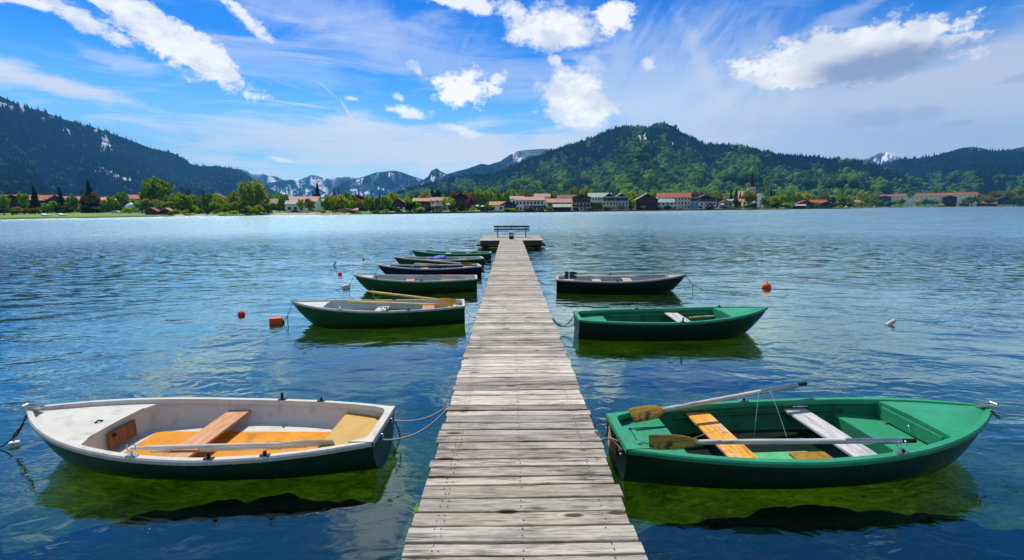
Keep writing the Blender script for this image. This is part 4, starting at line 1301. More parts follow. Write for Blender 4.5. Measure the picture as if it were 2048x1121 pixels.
m = MB(); m.box(0.30 * L, 0.53 * L, -0.42, -0.26, 0.070, 0.10); m.box(0.30 * L, 0.50 * L, -0.22, -0.04, 0.070, 0.10); bpart('floor_rib', m, M_['palegreen'], B2, bevel=0.01)
m = MB(); m.box(0.44 * L, 0.535 * L, -0.40, -0.10, 0.101, 0.125); bpart('wet_leaves', m, M_['leaf'], B2, bevel=0.012)
# bow step, locker lid and fittings
wb = B2['WZ'](0.785, 0.3, 0.03)
m = MB(); rows = []
for i in range(7):
    t = 0.675 + (0.783 - 0.675) * i / 6; wv1 = B2['WZ'](t, 0.22, 0.032)
    rows.append([(t * L, u / 4 * wv1, 0.22) for u in range(-4, 5)])
m.grid(rows); wv0 = B2['WZ'](0.675, 0.07, 0.032); wv1 = rows[0][-1][1]
m.grid([rows[0], [(x, y_ / wv1 * wv0, 0.06) for x, y_, z_ in rows[0]]]); bpart('bow_step', m, M_['ingreen'], B2, smooth='auto', recalc=False)
zt = B2['SH'](0.785)
m = MB(); m.box(0.785 * L - 0.022, 0.785 * L - 0.004, -wb * 0.80, wb * 0.78, 0.235, zt - 0.03); ld = bpart('locker_lid', m, M_['ingreen'], B2, bevel=0.006)
m = MB(); m.tube([(0.785 * L - 0.045, -0.02, zt - 0.07), (0.785 * L - 0.045, -0.05, zt - 0.13)], 0.008, 8); m.build('lid_handle', M_['chrome'], ld, smooth=True)
m = MB(); m.box(0.785 * L - 0.06, 0.785 * L - 0.02, wb * 0.55, wb * 0.70, 0.222, 0.238); m.build('hinge', M_['chrome'], ld, bevel=0.003)
m = MB(); rows = []
for sgn in (1, -1):
    rr = []
    for i in range(20):
        t = 0.2 + 0.5 * i / 19; z = B2['SH'](t) - 0.115
        rr.append((t * L, sgn * (B2['WZ'](t, z, 0.03) - 0.008), z))
    m = MB(); m.tube(rr, 0.016, 6)
    bpart('side_ledge', m, M_['deepgreen'], B2, smooth=True)
m = MB(); t = 0.585; z = B2['SH'](t) - 0.055; yb = (W2(t) - 0.055)
m.tube([(t * L - 0.09, yb, z), (t * L + 0.09, yb, z)], 0.010, 8); m.box(t * L - 0.03, t * L + 0.03, yb - 0.005, yb + 0.03, z - 0.012, z + 0.012); bpart('cleat', m, M_['chrome'], B2, smooth='auto')
fairlead(B2, s=1.0)
lock(B2, 0.425, 1, 0.03); lock(B2, 0.62, -1, 0.03); crutch(B2, 0.615, -1); crutch(B2, 0.42, 1)
m = MB(); zs_ = B2['SH'](0.05) - 0.07 + 0.003
m.tube([(0.150 * L, -0.12, zs_), (0.07 * L, -0.12, zs_), (0.05 * L, -0.09, zs_), (0.05 * L, 0.18, zs_), (0.07 * L, 0.22, zs_), (0.150 * L, 0.22, zs_)], 0.004, 6); bpart('hatch_seam', m, M_['rubber'], B2)
for yh_ in (-0.11, 0.22):
    m = MB(); m.box(0.05 * L - 0.02, 0.05 * L + 0.02, yh_ - 0.02, yh_ + 0.02, zs_, zs_ + 0.014); bpart('hatch_hinge', m, M_['chrome'], B2, bevel=0.003)
m = MB(); sgn = -1
for k in range(7): m.tube([(-0.015, -0.12 + k * 0.01, 0.31 - k * 0.03), (-0.04, 0.06 + k * 0.01, 0.25 - k * 0.02), (-0.015, 0.24, 0.31 - k * 0.03)], 0.009, 6)
bpart('rope_coil', m, M_['tanrope'], B2, smooth=True)
for sgn in (-1, 1):
    m = MB(); m.tube([(-0.005, sgn * 0.28, 0.31), (-0.05, sgn * 0.28, 0.31), (-0.05, sgn * 0.28, 0.26), (-0.005, sgn * 0.28, 0.26)], 0.007, 8)
    bpart('mooring_eye', m, M_['chrome'], B2, smooth=True)

p1 = at_z(1262, 832, 0.40); p1b = at_z(1613, 767, 0.53)
o1 = oar(p1, p1b, 'long oar with flaking yellow blade sticking out over the sea green boat far side', M_['oary'], M_['oarw'], blade_len=0.42, blade_w=0.085, split=0.72, mathandle=M_['steel'], blade_roll=0.75, r=0.025)
o2 = oar(at_z(1298, 885, 0.40), at_z(1832, 882, 0.43), 'grey oar with brown blade resting on the near side of the sea green boat', M_['oary'], M_['oarw'], blade_len=0.48, blade_w=0.07, split=0.74, mathandle=M_['steel'], blade_roll=1.25, r=0.024)
pa = at_z(1518, 784, 0.525)
rope(sagline(pa, at_z(1508, 874, 0.10), -0.02) , 'thin white string hanging from the long oar onto the boat floor, left strand', M_['rope'], 0.0028, 'strings in the sea green boat', 'string')
rope(sagline(at_z(1540, 782, 0.53), at_z(1575, 880, 0.16), -0.02), 'thin white string hanging from the long oar, right strand', M_['rope'], 0.0028, 'strings in the sea green boat', 'string')
rope([at_z(1380, 880, 0.30), at_z(1410, 868, 0.345), at_z(1440, 860, 0.35), at_z(1455, 866, 0.345)], 'thin pale string across the orange seat board of the sea green boat', M_['rope'], 0.0028, 'strings in the sea green boat', 'string')

# ---- second left boat
B3 = boat((585, 604), (928.5, 607), beam=1.36, hull=M_['mgreen'], liner=M_['pale'], rim=M_['white'], rim_in=0.034, transom=0.60,
          fore=(0.80, 0.1), foredz=-0.02, sternseat=(0.10, 0.10, M_['white']), thwarts=[(0.36 - 0.14, 0.28, 0.1, M_['salmon'], 0), (0.50, 0.28, 0.12, M_['greyw'], 0)],
          label='green rowing boat with pale inside and two yellow oars, second on the left')
m = MB(); rows = []
L = B3['L']
for i in range(14):
    t = 0.12 + (0.70 - 0.12) * i / 13; w = B3['WZ'](t, 0.16, 0.035)
    rows.append([(t * L, u / 4 * w, 0.16) for u in range(-4, 5)])
m.grid(rows); bpart('floor_board', m, M_['mgreen'], B3, recalc=False)
lock(B3, 0.44, 1, 0.06); lock(B3, 0.44, -1, 0.06); lock(B3, 0.32, 1, 0.03); crutch(B3, 0.46, 1); crutch(B3, 0.70, 1); fairlead(B3, s=0.6)
oar(at_z(913, 604, 0.48), at_z(733, 583, 0.58), 'yellow wooden oar raised over the far side of the second left boat', M_['oarv'], M_['oarv'], blade_len=0.5, blade_w=0.085, blade_roll=1.0, r=0.024)
oar(at_z(906, 611, 0.40), at_z(695, 603.5, 0.44), 'yellow wooden oar lying inside the second left boat', M_['oarv'], M_['oarv'], blade_len=0.48, blade_w=0.075, blade_roll=0.7, r=0.024)
q = at_z(766, 594, 0.42)
m = MB(); m.tube([q + Vector((-0.16 + 0.09 * math.cos(a), 0, 0.03 + 0.07 * math.sin(a))) for a in [k * 0.45 for k in range(15)]], 0.010, 6); m.tube([q + Vector((-0.07, 0, 0.08)), q + Vector((0.12, 0, 0.09)), q + Vector((0.12, 0, 0.0))], 0.008, 6)
o = m.build('hanging_fender_rope', M_['tanrope'], None, smooth=True); tag(o, 'yellowish rope loop at the far rim of the second left boat', 'rope')

# ---- third left boat
B4 = boat((708.5, 550), (953.5, 555), beam=1.36, hull=M_['mgreen'], liner=M_['pale'], rim=M_['white'], rim_in=0.034, transom=0.60,
          fore=(0.84, 0.1), foredz=-0.02, sternseat=(0.10, 0.10, M_['white']), thwarts=[(0.24, 0.5, 0.12, M_['salmon'], 0), (0.56, 0.28, 0.10, M_['salmon'], 0)],
          label='green rowing boat with white rim and pink seats, third on the left')
oar(at_z(940, 554, 0.36), at_z(868, 551, 0.42), 'dull red oar lying at the stern of the third left boat', M_['salmon'], M_['salmon'], blade_len=0.35, blade_w=0.06, r=0.022)
def floor_at(B, z, t0, t1, mat):
    m = MB(); rows = []
    for i in range(14):
        t = t0 + (t1 - t0) * i / 13; w = B['WZ'](t, z, 0.035)
        rows.append([(t * B['L'], u / 4 * w, z) for u in range(-4, 5)])
    m.grid(rows); bpart('floor_board', m, mat, B, recalc=False)
floor_at(B4, 0.17, 0.11, 0.82, M_['mgreen'])
lock(B4, 0.44, 1, 0.05); lock(B4, 0.44, -1, 0.05); lock(B4, 0.80, 1, 0.04)
# ---- fourth left boat, navy
B5 = boat((756, 530), (960, 531), beam=1.36, hull=M_['navy'], liner=M_['navy'], rim=M_['white'], rim_in=0.05, transom=0.60,
          fore=(0.88, 0.1), foredz=-0.02, sternseat=(0.16, 0.08, M_['white']), thwarts=[(0.55, 0.28, 0.09, M_['salmon'], 0)],
          label='navy blue rowing boat with white rim, fourth on the left')
oar(at_z(944, 529, 0.46), at_z(838, 519.5, 0.56), 'brown bladed oar raised over the stern of the navy blue boat', M_['oary'], M_['oarw'], blade_len=0.5, blade_w=0.085, blade_roll=1.0, r=0.024)
oar(at_z(905, 532, 0.38), at_z(828, 527.5, 0.42), 'brown oar lying inside the navy blue boat', M_['oary'], M_['oarw'], blade_len=0.4, blade_w=0.07, r=0.024)
crutch(B5, 0.68, 1); lock(B5, 0.42, 1, 0.08)
# ---- fifth left boat
B6 = boat((788, 514), (965, 515.5), beam=1.36, hull=M_['mgreen'], liner=M_['mint'], rim=M_['white'], rim_in=0.05, transom=0.60,
          fore=(0.88, 0.1), foredz=-0.02, sternseat=(0.12, 0.08, M_['mint']), thwarts=[(0.22, 0.4, 0.08, M_['white'], 0), (0.5, 0.28, 0.09, M_['mint'], 0)],
          label='green rowing boat with a blue tarpaulin inside, fifth on the left')
floor_at(B6, 0.17, 0.13, 0.86, M_['mgreen'])
q = at_z(873, 517, 0.38)
m = MB(); rows = []
for i in range(15):
    u = i / 14; rr = []
    for j in range(9):
        v_ = j / 8; hgt = (0.03 + 0.13 * u ** 0.8 * (1 if u < 0.96 else 0.3)) * math.sin(math.pi * (0.1 + 0.8 * v_)) + 0.02 * math.sin(9 * u + 5 * v_)
        rr.append(q + Vector((-0.40 + 0.85 * u, -0.22 + 0.44 * v_, hgt)))
    rows.append(rr)
m.grid(rows); rb = [[p + Vector((0, 0, -0.05)) for p in r_] for r_ in rows]
m.grid(rb[::-1])
o = m.build('tarpaulin', M_['blue'], None, smooth=True); tag(o, 'bright blue tarpaulin bundled over the seat of the fifth left boat', 'tarpaulin')
# ---- sixth left boat
B7 = boat((823.5, 500.5), (982, 505.5), beam=1.36, hull=M_['mgreen'], liner=M_['deepgreen'], rim=M_['mint'], rim_in=0.05, transom=0.60,
          fore=(0.80, 0.1), foredz=-0.01, foremat=M_['deepgreen'], sternseat=(0.2, 0.06, M_['deepgreen']), thwarts=[(0.55, 0.28, 0.05, M_['mint'], 0)],
          label='all green rowing boat, farthest on the left beside the platform')
oar(at_z(932, 506.5, 0.40), at_z(962, 501, 0.50), 'brown oar lying across the farthest green boat on the left', M_['oary'], M_['salmon'], blade_len=0.35, blade_w=0.05, r=0.02)
# ---- second right boat
B8 = boat((1534, 616), (1153, 633), beam=1.36, hull=M_['bgreen'], liner=M_['deepgreen'], rim=M_['ingreen'], rim_in=0.05, transom=0.60,
          fore=(0.765, 0.0), foredz=0.0, foremat=M_['ingreen'], bulkmat=M_['ingreen'], sternseat=(0.16, 0.10, M_['ingreen']), thwarts=[(0.545, 0.28, 0.07, M_['greyw'], 0.0)],
          label='empty sea green rowing boat with one grey seat board, second on the right')
L = B8['L']
for sgn in (1, -1):
    m = MB(); rr = []
    for i in range(20):
        t = 0.2 + 0.55 * i / 19; z = B8['SH'](t) - 0.115; rr.append((t * L, sgn * (B8['WZ'](t, z, 0.03) - 0.008), z))
    m.tube(rr, 0.016, 6)
    bpart('side_ledge', m, M_['ingreen'], B8, smooth=True)
lock(B8, 0.36, 1, 0.03); lock(B8, 0.50, -1, 0.09); lock(B8, 0.80, 1, 0.03)
oar(at_z(1426, 632, 0.31), at_z(1378, 636, 0.31), 'short yellowish paddle lying by the seat of the second right boat', M_['white'], M_['oarv'], blade_len=0.22, blade_w=0.05, r=0.02)
# ---- third right boat, black
B9 = boat((1371, 549.5), (1113, 557), beam=1.36, hull=M_['black'], liner=M_['pale'], rim=M_['cream'], rim_in=0.05, transom=0.60,
          fore=(0.86, 0.05), foredz=-0.01, sternseat=(0.14, 0.08, M_['cream']), thwarts=[(0.56, 0.28, 0.06, M_['cream'], 0.0), (0.32, 0.28, 0.08, M_['cream'], 0.0)],
          label='black rowing boat with cream rim and green bladed oars, farthest on the right')
dkb = gelcoat('dark_teal_blade', (0.01, 0.045, 0.045), 0.4)
oar(at_z(1130, 547.5, 0.52), at_z(1263, 545.0, 0.64), 'raised oar with dark green blade over the far side of the black boat', dkb, M_['oarw'], blade_len=0.42, blade_w=0.068, blade_roll=1.25, r=0.022, band=M_['white'])
oar(at_z(1129, 554.5, 0.44), at_z(1275, 553, 0.48), 'oar with dark green blade lying inside the black boat', dkb, M_['oarw'], blade_len=0.42, blade_w=0.068, blade_roll=1.25, r=0.022, band=M_['white'])
floor_at(B9, 0.17, 0.15, 0.85, M_['bgreen'])
lock(B9, 0.46, -1, 0.05); lock(B9, 0.44, 1, 0.09)


# ------------------------------------------------------------------ mooring lines and chains
def bw(B, x, y_, z):
    c_, s_ = math.cos(B['hd']), math.sin(B['hd'])
    return Vector((B['root'].location.x + x * c_ - y_ * s_, B['root'].location.y + x * s_ + y_ * c_, z))


e1 = at_z(768, 842, 0.36); e2 = at_z(762, 880, 0.33); dk = Vector((PX0 - 0.01, at_z(898, 806, DECK_Z).y, DECK_Z - 0.02))
def mix3(a, b, c_, n=16):
    return [a.lerp(b, t).lerp(b.lerp(c_, t), t) for t in [i / n for i in range(n + 1)]]
rope(mix3(at_z(788, 841, 0.34), at_z(852, 850, 0.30), dk), 'upper grey rope from the white boat stern to the jetty', None, 0.0075)
rope(mix3(at_z(766, 880, 0.33), at_z(842, 884, 0.24), dk + Vector((0, -0.02, -0.01))), 'lower grey rope from the white boat stern to the jetty', None, 0.0075)
chain([at_z(786, 836, 0.34), at_z(797, 858, 0.22), at_z(800, 876, 0.10), at_z(790, 905, 0.0), at_z(788, 912, -0.12)], 'rusty chain hanging from the stern of the white boat into the water', 0.034, 0.004)
chain([at_z(53, 830, 0.52), at_z(45, 850, 0.36), at_z(30, 868, 0.20), at_z(26, 874, 0.12)], 'short dark chain at the bow of the white boat', 0.034, 0.004)
rope([at_z(47, 848, 0.36), at_z(33, 872, 0.15), at_z(5, 893, 0.03), at_z(-60, 905, -0.1)], 'dark rope from the white boat bow running off to the left', M_['rubber'], 0.008)
# right boat stern chains
chain([at_z(1217, 846, 0.36), at_z(1207, 846, 0.38), at_z(1197, 843, 0.40), at_z(1188, 852, 0.45)], 'rusty chain from the sea green boat stern up to the jetty, upper strand', 0.034, 0.004)
chain([at_z(1216, 848, 0.34), at_z(1215, 866, 0.2), at_z(1208, 880, 0.08), at_z(1204, 900, -0.1)], 'rusty chain hanging from the sea green boat stern into the water', 0.034, 0.004)
rope(mix3(at_z(1244, 902, 0.35), at_z(1218, 868, 0.42), Vector((PX1 + 0.01, at_z(1194, 878, DECK_Z).y, DECK_Z - 0.02))), 'tan rope from the sea green boat stern to the jetty, lower strand', M_['tanrope'], 0.008)
rope(mix3(at_z(1193, 880, 0.5), at_z(1200, 858, 0.62), Vector((PX1 - 0.01, at_z(1186, 864, DECK_Z).y, DECK_Z + 0.0))), 'short tan rope loop on the right edge of the jetty', M_['tanrope'], 0.008)
rope([at_z(1988, 822, 0.55), at_z(2010, 829, 0.5), at_z(2100, 838, 0.40), at_z(2300, 850, 0.1)], 'pale rope leading right from the bow of the sea green boat', M_['rope'], 0.006)
chain([at_z(1982, 822, 0.54), at_z(1990, 830, 0.48), at_z(1999, 836, 0.44)], 'short dark chain at the bow of the sea green boat', 0.04, 0.005)
# boats behind
def bowline(B, d1, d2, lab, off=(0.0, 0.0)):
    L = B['L']; a = bw(B, L, 0, B['SH'](1) - 0.03)
    fx = 1 if math.cos(B['hd']) > 0 else -1
    rope([a, a + Vector((fx * d1, -0.02, -0.30)), a + Vector((fx * (d1 + 0.005), -0.02, -0.75))], lab + ', hanging strand', M_['rubber'], 0.009)
    if d2: rope([a + Vector((fx * d1, -0.02, -0.30)), a + Vector((fx * (d1 + d2 * 0.6), 0.1, -0.47)), a + Vector((fx * (d1 + d2), 0.15, -0.62))], lab + ', outer strand', M_['rubber'], 0.008)
bowline(B3, 0.13, 0.30, 'dark rope at the bow of the second left boat')
bowline(B4, 0.16, 0.75, 'dark rope at the bow of the third left boat')
bowline(B5, 0.10, 0.62, 'dark rope at the bow of the navy blue boat')
bowline(B6, 0.16, 0.4, 'dark rope at the bow of the fifth left boat')
bowline(B7, 0.02, 0.4, 'dark rope at the bow of the farthest left boat')
bowline(B9, 0.24, 0.6, 'dark rope at the bow of the black boat')
for B, nm, side, mt in ((B3, 'second left boat', -1, M_['rope']), (B4, 'third left boat', -1, M_['rope']), (B5, 'navy blue boat', -1, M_['rope']), (B6, 'fifth left boat', -1, M_['rope']), (B7, 'farthest left boat', -1, M_['rope']),
                        (B8, 'second right boat', 1, M_['chain']), (B9, 'black boat', 1, M_['rope'])):
    for k, yo in enumerate((-0.25, 0.3)):
        a = bw(B, -0.02, yo, 0.30)
        ex = PX0 + 0.02 if side < 0 else PX1 - 0.02
        e = Vector((ex, a.y + (0.15 - 0.5 * k), DECK_Z - 0.06))
        mid = a.lerp(e, 0.5); mid.z = 0.02 - 0.16 * k
        if B is B8:
            chain(mix3(a, mid, e, 10), ('near' if k == 0 else 'far') + ' chain from the stern of the ' + nm + ' to the jetty', 0.05, 0.006)
        else:
            rope(mix3(a, mid, e), ('first' if k == 0 else 'second') + ' rope from the stern of the ' + nm + ' to the jetty', mt, 0.008)

# ------------------------------------------------------------------ buoys
def buoy(px, py, kind, s, mat, label, name='mooring_buoy'):
    p = at_z(px, py, 0.0)
    root = empty(name, (p.x, p.y, 0), rnd.uniform(0, 1), label, 'buoy', 'buoys floating on the lake')
    if kind == 'ball':
        m = MB(); prof = [(0.0, -s * 0.75)] + [(s * math.cos(a), s * 0.25 + s * math.sin(a)) for a in [R(v) for v in range(-75, 90, 15)]] + [(0.0, s * 1.25)]
        m.lathe(prof, 20); m.build('float', mat, root, smooth=True)
        m = MB(); m.tube([(0, 0, s * 1.2), (0, 0, s * 1.42)], s * 0.17, 8); m.tube([(s * 0.12 * math.cos(a), 0, s * 1.48 + s * 0.12 * math.sin(a)) for a in [k * 0.63 for k in range(11)]], s * 0.04, 6); m.build('eyelet', mat, root, smooth=True)
    return root


red_m = paint('red_buoy', (0.72, 0.030, 0.012), 0.4, 0.15, 5, coat=0.2)
org_m = paint('orange_buoy', (0.78, 0.12, 0.03), 0.45, 0.2, 5, dirt=(0.4, 0.12, 0.05), dirt_amt=0.5)
buoy(483, 631, 'ball', 0.085, red_m, 'bright red round buoy left of the second left boat')
buoy(680, 550, 'ball', 0.08, red_m, 'small red round buoy left of the third left boat')
buoy(691.5, 577.5, 'ball', 0.12, white_m, 'white round buoy at the bow of the third left boat')
buoy(1533, 576.5, 'ball', 0.14, org_m, 'orange round buoy on the open water at the right')
q = at_z(553, 646, 0.0)
root = empty('block_buoy', (q.x, q.y, 0), 0.35, 'orange block shaped buoy beside the bow of the second left boat', 'buoy', 'buoys floating on the lake')
m = MB(); m.box(-0.14, 0.14, -0.10, 0.10, -0.07, 0.13); m.build('float', org_m, root, bevel=0.025)
m = MB(); m.tube([(0.14, 0, 0.03), (0.17, 0, 0.03)], 0.03, 8); m.build('end_cap', M_['rubber'], root)
def stick(px, py, lab, mat, r, l, tilt, name, cat='buoy'):
    q = at_z(px, py, 0.0); root = empty(name, (q.x, q.y, 0.0), 0, lab, cat, 'buoys floating on the lake')
    d = Vector((math.sin(R(tilt)), 0.1, math.cos(R(tilt)))).normalized()
    m = MB(); m.tube([-d * l * 0.3, d * l * 0.85, d * l, d * l * 1.03], [r, r, r * 0.8, r * 0.3], 12); m.build('float', mat, root, smooth='auto')
    m = MB(); m.tube([d * l * 0.3, d * l * 0.42], r * 1.06, 12); m.build('band', M_['rubber'] if r > .05 else mat, root, smooth='auto')
stick(1776, 650, 'tilted white cylindrical float on the open water at the far right', paint('dirty_white_float', (0.55, 0.53, 0.46), 0.6, 0.3, 8), 0.05, 0.17, 58, 'cylindrical_float')
stick(667, 532.5, 'small slanting grey marker float above the red buoys', white_m, 0.05, 0.26, 28, 'marker_float')
buoy(727, 520, 'ball', 0.055, M_['rubber'], 'tiny black buoy far out on the left')
q = at_z(28, 885, 0.04); root = empty('foam_float', (q.x, q.y, 0.0), 0.5, 'small white foam float tied at the bow of the white boat', 'buoy', 'buoys floating on the lake')
m = MB(); m.box(-0.045, 0.045, -0.035, 0.035, -0.03, 0.05); m.build('float', white_m, root, bevel=0.015)
m = MB(); m.tube([(0, -0.04, 0.02), (0, 0, 0.055), (0, 0.04, 0.02)], 0.007, 6); m.build('strap', M_['rubber'], root)
# ------------------------------------------------------------------ town materials
def roofmat(name, col, var=0.3):
    return paint(name, col, 0.75, var, 0.35, dirt=tuple(v * 0.5 for v in col), dirt_amt=0.5)


RM = dict(red=roofmat('red_tile_roof', (0.42, 0.125, 0.065)), orange=roofmat('orange_tile_roof', (0.62, 0.26, 0.12)), salmon=roofmat('faded_tile_roof', (0.50, 0.27, 0.21)),
          brown=roofmat('brown_tile_roof', (0.20, 0.10, 0.075)), grey=roofmat('grey_roof', (0.42, 0.38, 0.37)), green=roofmat('pale_green_metal_roof', (0.40, 0.46, 0.40)),
          dark=roofmat('dark_roof', (0.022, 0.018, 0.018)), slate=roofmat('slate_roof', (0.22, 0.21, 0.25)))
WM = dict(white=paint('white_render', (0.88, 0.87, 0.84), 0.8, 0.1, 0.5), cream=paint('cream_render', (0.76, 0.62, 0.42), 0.8, 0.12, 0.5), wood=paint('brown_timber_wall', (0.085, 0.042, 0.025), 0.8, 0.35, 1.5),
          darkwood=paint('dark_timber_wall', (0.035, 0.022, 0.018), 0.8, 0.35, 1.5), yellow=paint('yellow_render', (0.60, 0.44, 0.18), 0.8, 0.12, 0.5), grey=paint('grey_render', (0.33, 0.33, 0.31), 0.8, 0.2, 0.5),
          blue=paint('dark_blue_wall', (0.04, 0.05, 0.13), 0.7, 0.2, 0.5))
glass_m = paint('window_glass', (0.035, 0.045, 0.06), 0.15, 0.3, 0.5)
frame_m = paint('window_frame', (0.65, 0.64, 0.62), 0.6, 0.1, 1)
balc_m = paint('balcony_timber', (0.10, 0.05, 0.03), 0.8, 0.3, 1.5)
stone_m = paint('quay_stone', (0.10, 0.10, 0.09), 0.9, 0.4, 0.8)


def gz(x, y_):
    """ground height under a point"""
    r = math.hypot(x, y_); th_ = math.atan2(x, y_)
    return float(land_z(r, float(shore_r(th_))))


def house(px0, px1, y_ridge, y_eave, D, orient, roof, wall, label, cat='house', floors=2, cols=0, balc=0, depth=None, rot=0.0, chim=0, lower=None, gable=None, name='house', oh=0.7, win=True, grp=None, y_base=None):
    pxc = (px0 + px1) / 2
    wd0 = (px1 - px0) * D / FPX
    flr = shore_D(pxc) + (depth or max(7.0, wd0 * 0.8)) / 2 + 6
    if cat not in ('hut',) and D < flr + 20: D = flr + 20 * math.exp((D - flr - 20) / 20)
    xa = at_d(px0, y_eave, D).x; xb = at_d(px1, y_eave, D).x; w = xb - xa; xc = (xa + xb) / 2
    z0 = gz(xc, D) - 0.3
    if y_base: z0 = max(z0, min(zpix(pxc, y_base, D), z0 + 6)) - 0.2
    ze = zpix(pxc, y_eave, D) - z0; zr = zpix(pxc, y_ridge, D) - z0
    if ze < 1.5: ze = 1.5
    if zr < ze + 0.8: zr = ze + 0.8
    d = depth or max(7.0, w * 0.8)
    face = -math.atan2(xc, D) * 0.55 + R(rot)
    root = empty(name, (xc, D, z0), face, label, cat, grp)
    hw_, hd_ = w / 2 - oh * 0.6, d / 2
    m = MB()
    if orient == 'x':
        prof = [(-hd_, 0), (hd_, 0), (hd_, ze), (0, zr), (-hd_, ze)]
        M = Matrix(((0, 0, 1, 0), (1, 0, 0, 0), (0, 1, 0, 0), (0, 0, 0, 1)))
        m.prism(prof, -hw_, hw_, M)
    else:
        prof = [(-hw_, 0), (hw_, 0), (hw_, ze), (0, zr), (-hw_, ze)]
        M = Matrix(((1, 0, 0, 0), (0, 0, 1, 0), (0, 1, 0, 0), (0, 0, 0, 1)))
        m.prism(prof, -hd_, hd_, M)
    m.build('wall', WM[wall], root)
    if gable and orient == 'y':
        m = MB(); f = 0.96
        zl = ze * 0.72
        m.prism([(-hw_ * f, zl), (hw_ * f, zl), (hw_ * f, ze - 0.1), (0, zr - 0.5), (-hw_ * f, ze - 0.1)], -hd_ - 0.06, -hd_ - 0.02, M)
        m.build('gable_cladding', WM[gable], root)
    if lower:
        m = MB(); m.box(-hw_ - 0.03, hw_ + 0.03, -hd_ - 0.05, hd_ - 0.05, 0.0, ze * 0.36); m.build('lower_wall', WM[lower], root)
    # roof
    t = 0.28; m = MB()
    if orient == 'x':
        rise = (zr - ze) / hd_; a = hd_ + oh; zl = ze - oh * rise
        poly = [(-a, zl), (0, zr), (a, zl), (a, zl + t), (0, zr + t), (-a, zl + t)]
        m.prism([(p, q + 0.03) for p, q in poly], -hw_ - oh, hw_ + oh, M)
    else:
        rise = (zr - ze) / hw_; a = hw_ + oh; zl = ze - oh * rise
        poly = [(-a, zl), (0, zr), (a, zl), (a, zl + t), (0, zr + t), (-a, zl + t)]
        m.prism([(p, q + 0.03) for p, q in poly], -hd_ - oh * 1.4, hd_ + oh, M)
    rf = m.build('roof', RM[roof], root)
    for k in range(chim):
        m = MB(); cx = (-0.25 + 0.5 * k) * w * 0.7 if orient == 'x' else 0.25 * hw_
        cy = hd_ * 0.2 if orient == 'x' else -hd_ * 0.2
        m.box(cx - 0.5, cx + 0.5, cy - 0.4, cy + 0.4, zr - 1.0, zr + 1.3); m.build('chimney', WM['grey'], rf)
    # windows and balconies on the front
    if win:
        n = cols or max(2, int(w / 3.4)); fh = ze / floors
        for f in range(floors):
            zc = f * fh + fh * 0.52
            for k in range(n):
                xx = -hw_ + (k + 0.5) * 2 * hw_ / n
                ww = min(1.5, 2 * hw_ / n * 0.5) / 2; hh_ = min(1.5, fh * 0.5) / 2
                m = MB(); m.box(xx - ww - 0.09, xx + ww + 0.09, -hd_ - 0.11, -hd_ - 0.055, zc - hh_ - 0.09, zc + hh_ + 0.09)
                fr_ = m.build('window', frame_m if wall in ('white', 'cream', 'yellow') else balc_m, root)
                m = MB(); m.box(xx - ww, xx + ww, -hd_ - 0.13, -hd_ - 0.112, zc - hh_, zc + hh_); m.build('pane', glass_m, fr_)
    for f in range(balc):
        zb_ = (f + 1) * ze / max(floors, 1) - 0.1
        if f + 1 >= floors and orient == 'y': zb_ = ze - 0.2
        m = MB(); m.box(-hw_ * 0.96, hw_ * 0.96, -hd_ - 1.25, -hd_ - 0.14, zb_, zb_ + 0.12); m.box(-hw_ * 0.96, hw_ * 0.96, -hd_ - 1.25, -hd_ - 1.15, zb_ + 0.12, zb_ + (0.7 if wall == 'white' else 1.05))
        m.build('balcony', {'white': frame_m, 'wood': WM['wood'], 'darkwood': WM['wood']}.get(wall, balc_m), root)
    return root, dict(w=w, hw=hw_, hd=hd_, ze=ze, zr=zr, z0=z0, D=D, xc=xc)


H = []   # landmarks for tree labels: (px, phrase)


def hs(*a, lm=None, **k):
    r = house(*a, **k)
    if lm: H.append(((a[0] + a[1]) / 2, lm))
    return r


hs(-90, 22, 391, 402, 300, 'x', 'red', 'darkwood', 'long dark timber house with faded red roof at the left edge of the lawn', lm='the dark timber house at the left edge', chim=0, floors=1, depth=16)
hs(14, 68, 391.5, 401, 292, 'y', 'red', 'darkwood', 'dark timber house with red roof beside the tall left conifer', lm='the dark gabled timber house', floors=2, depth=18, chim=1)
hs(66, 112, 391.5, 399.5, 310, 'x', 'red', 'wood', 'red roofed house with dark roof windows behind the left bushes', lm='the red roofed house with roof windows', floors=2, chim=1)
hs(104, 132, 391.5, 400, 305, 'y', 'red', 'wood', 'small brown gabled house adjoining the red roofed house on the left', lm='the small brown gabled house', floors=2)
hs(130, 168, 394, 401, 330, 'x', 'salmon', 'cream', 'low pale house with pinkish roof behind the maroon tree', lm='the pinkish roofed low house', floors=2)
hs(188, 262, 396, 402, 350, 'x', 'orange', 'wood', 'long low house with orange brown roof behind the young green trees', lm='the long low orange brown house', floors=2, chim=1)
hs(251, 296, 391, 398.5, 300, 'x', 'red', 'white', 'white house with bright red roof behind the poplar', lm='the white house with red roof', floors=2, rot=12)
hs(300, 345, 397, 402, 340, 'x', 'brown', 'white', 'white house half hidden behind the big light green tree', lm='the hidden white house', floors=2)
hs(418, 452, 387.5, 398, 330, 'y', 'brown', 'wood', 'brown house between the bare trees and the willows', lm='the brown house among bare trees', floors=2)
hs(536, 570, 399, 408, 300, 'x', 'salmon', 'wood', 'small house with patched orange roof right of the willow', lm='the patched orange roofed house', floors=1, y_base=420)
hs(575, 637, 394.5, 404, 292, 'x', 'salmon', 'white', 'large white villa with pale red roof and broad chimney', lm='the large white villa', floors=2, chim=1, y_base=419)
hs(575, 612, 402.5, 409, 270, 'x', 'grey', 'white', 'low white pavilion building in front of the large villa', lm='the low white pavilion', floors=1, depth=9)
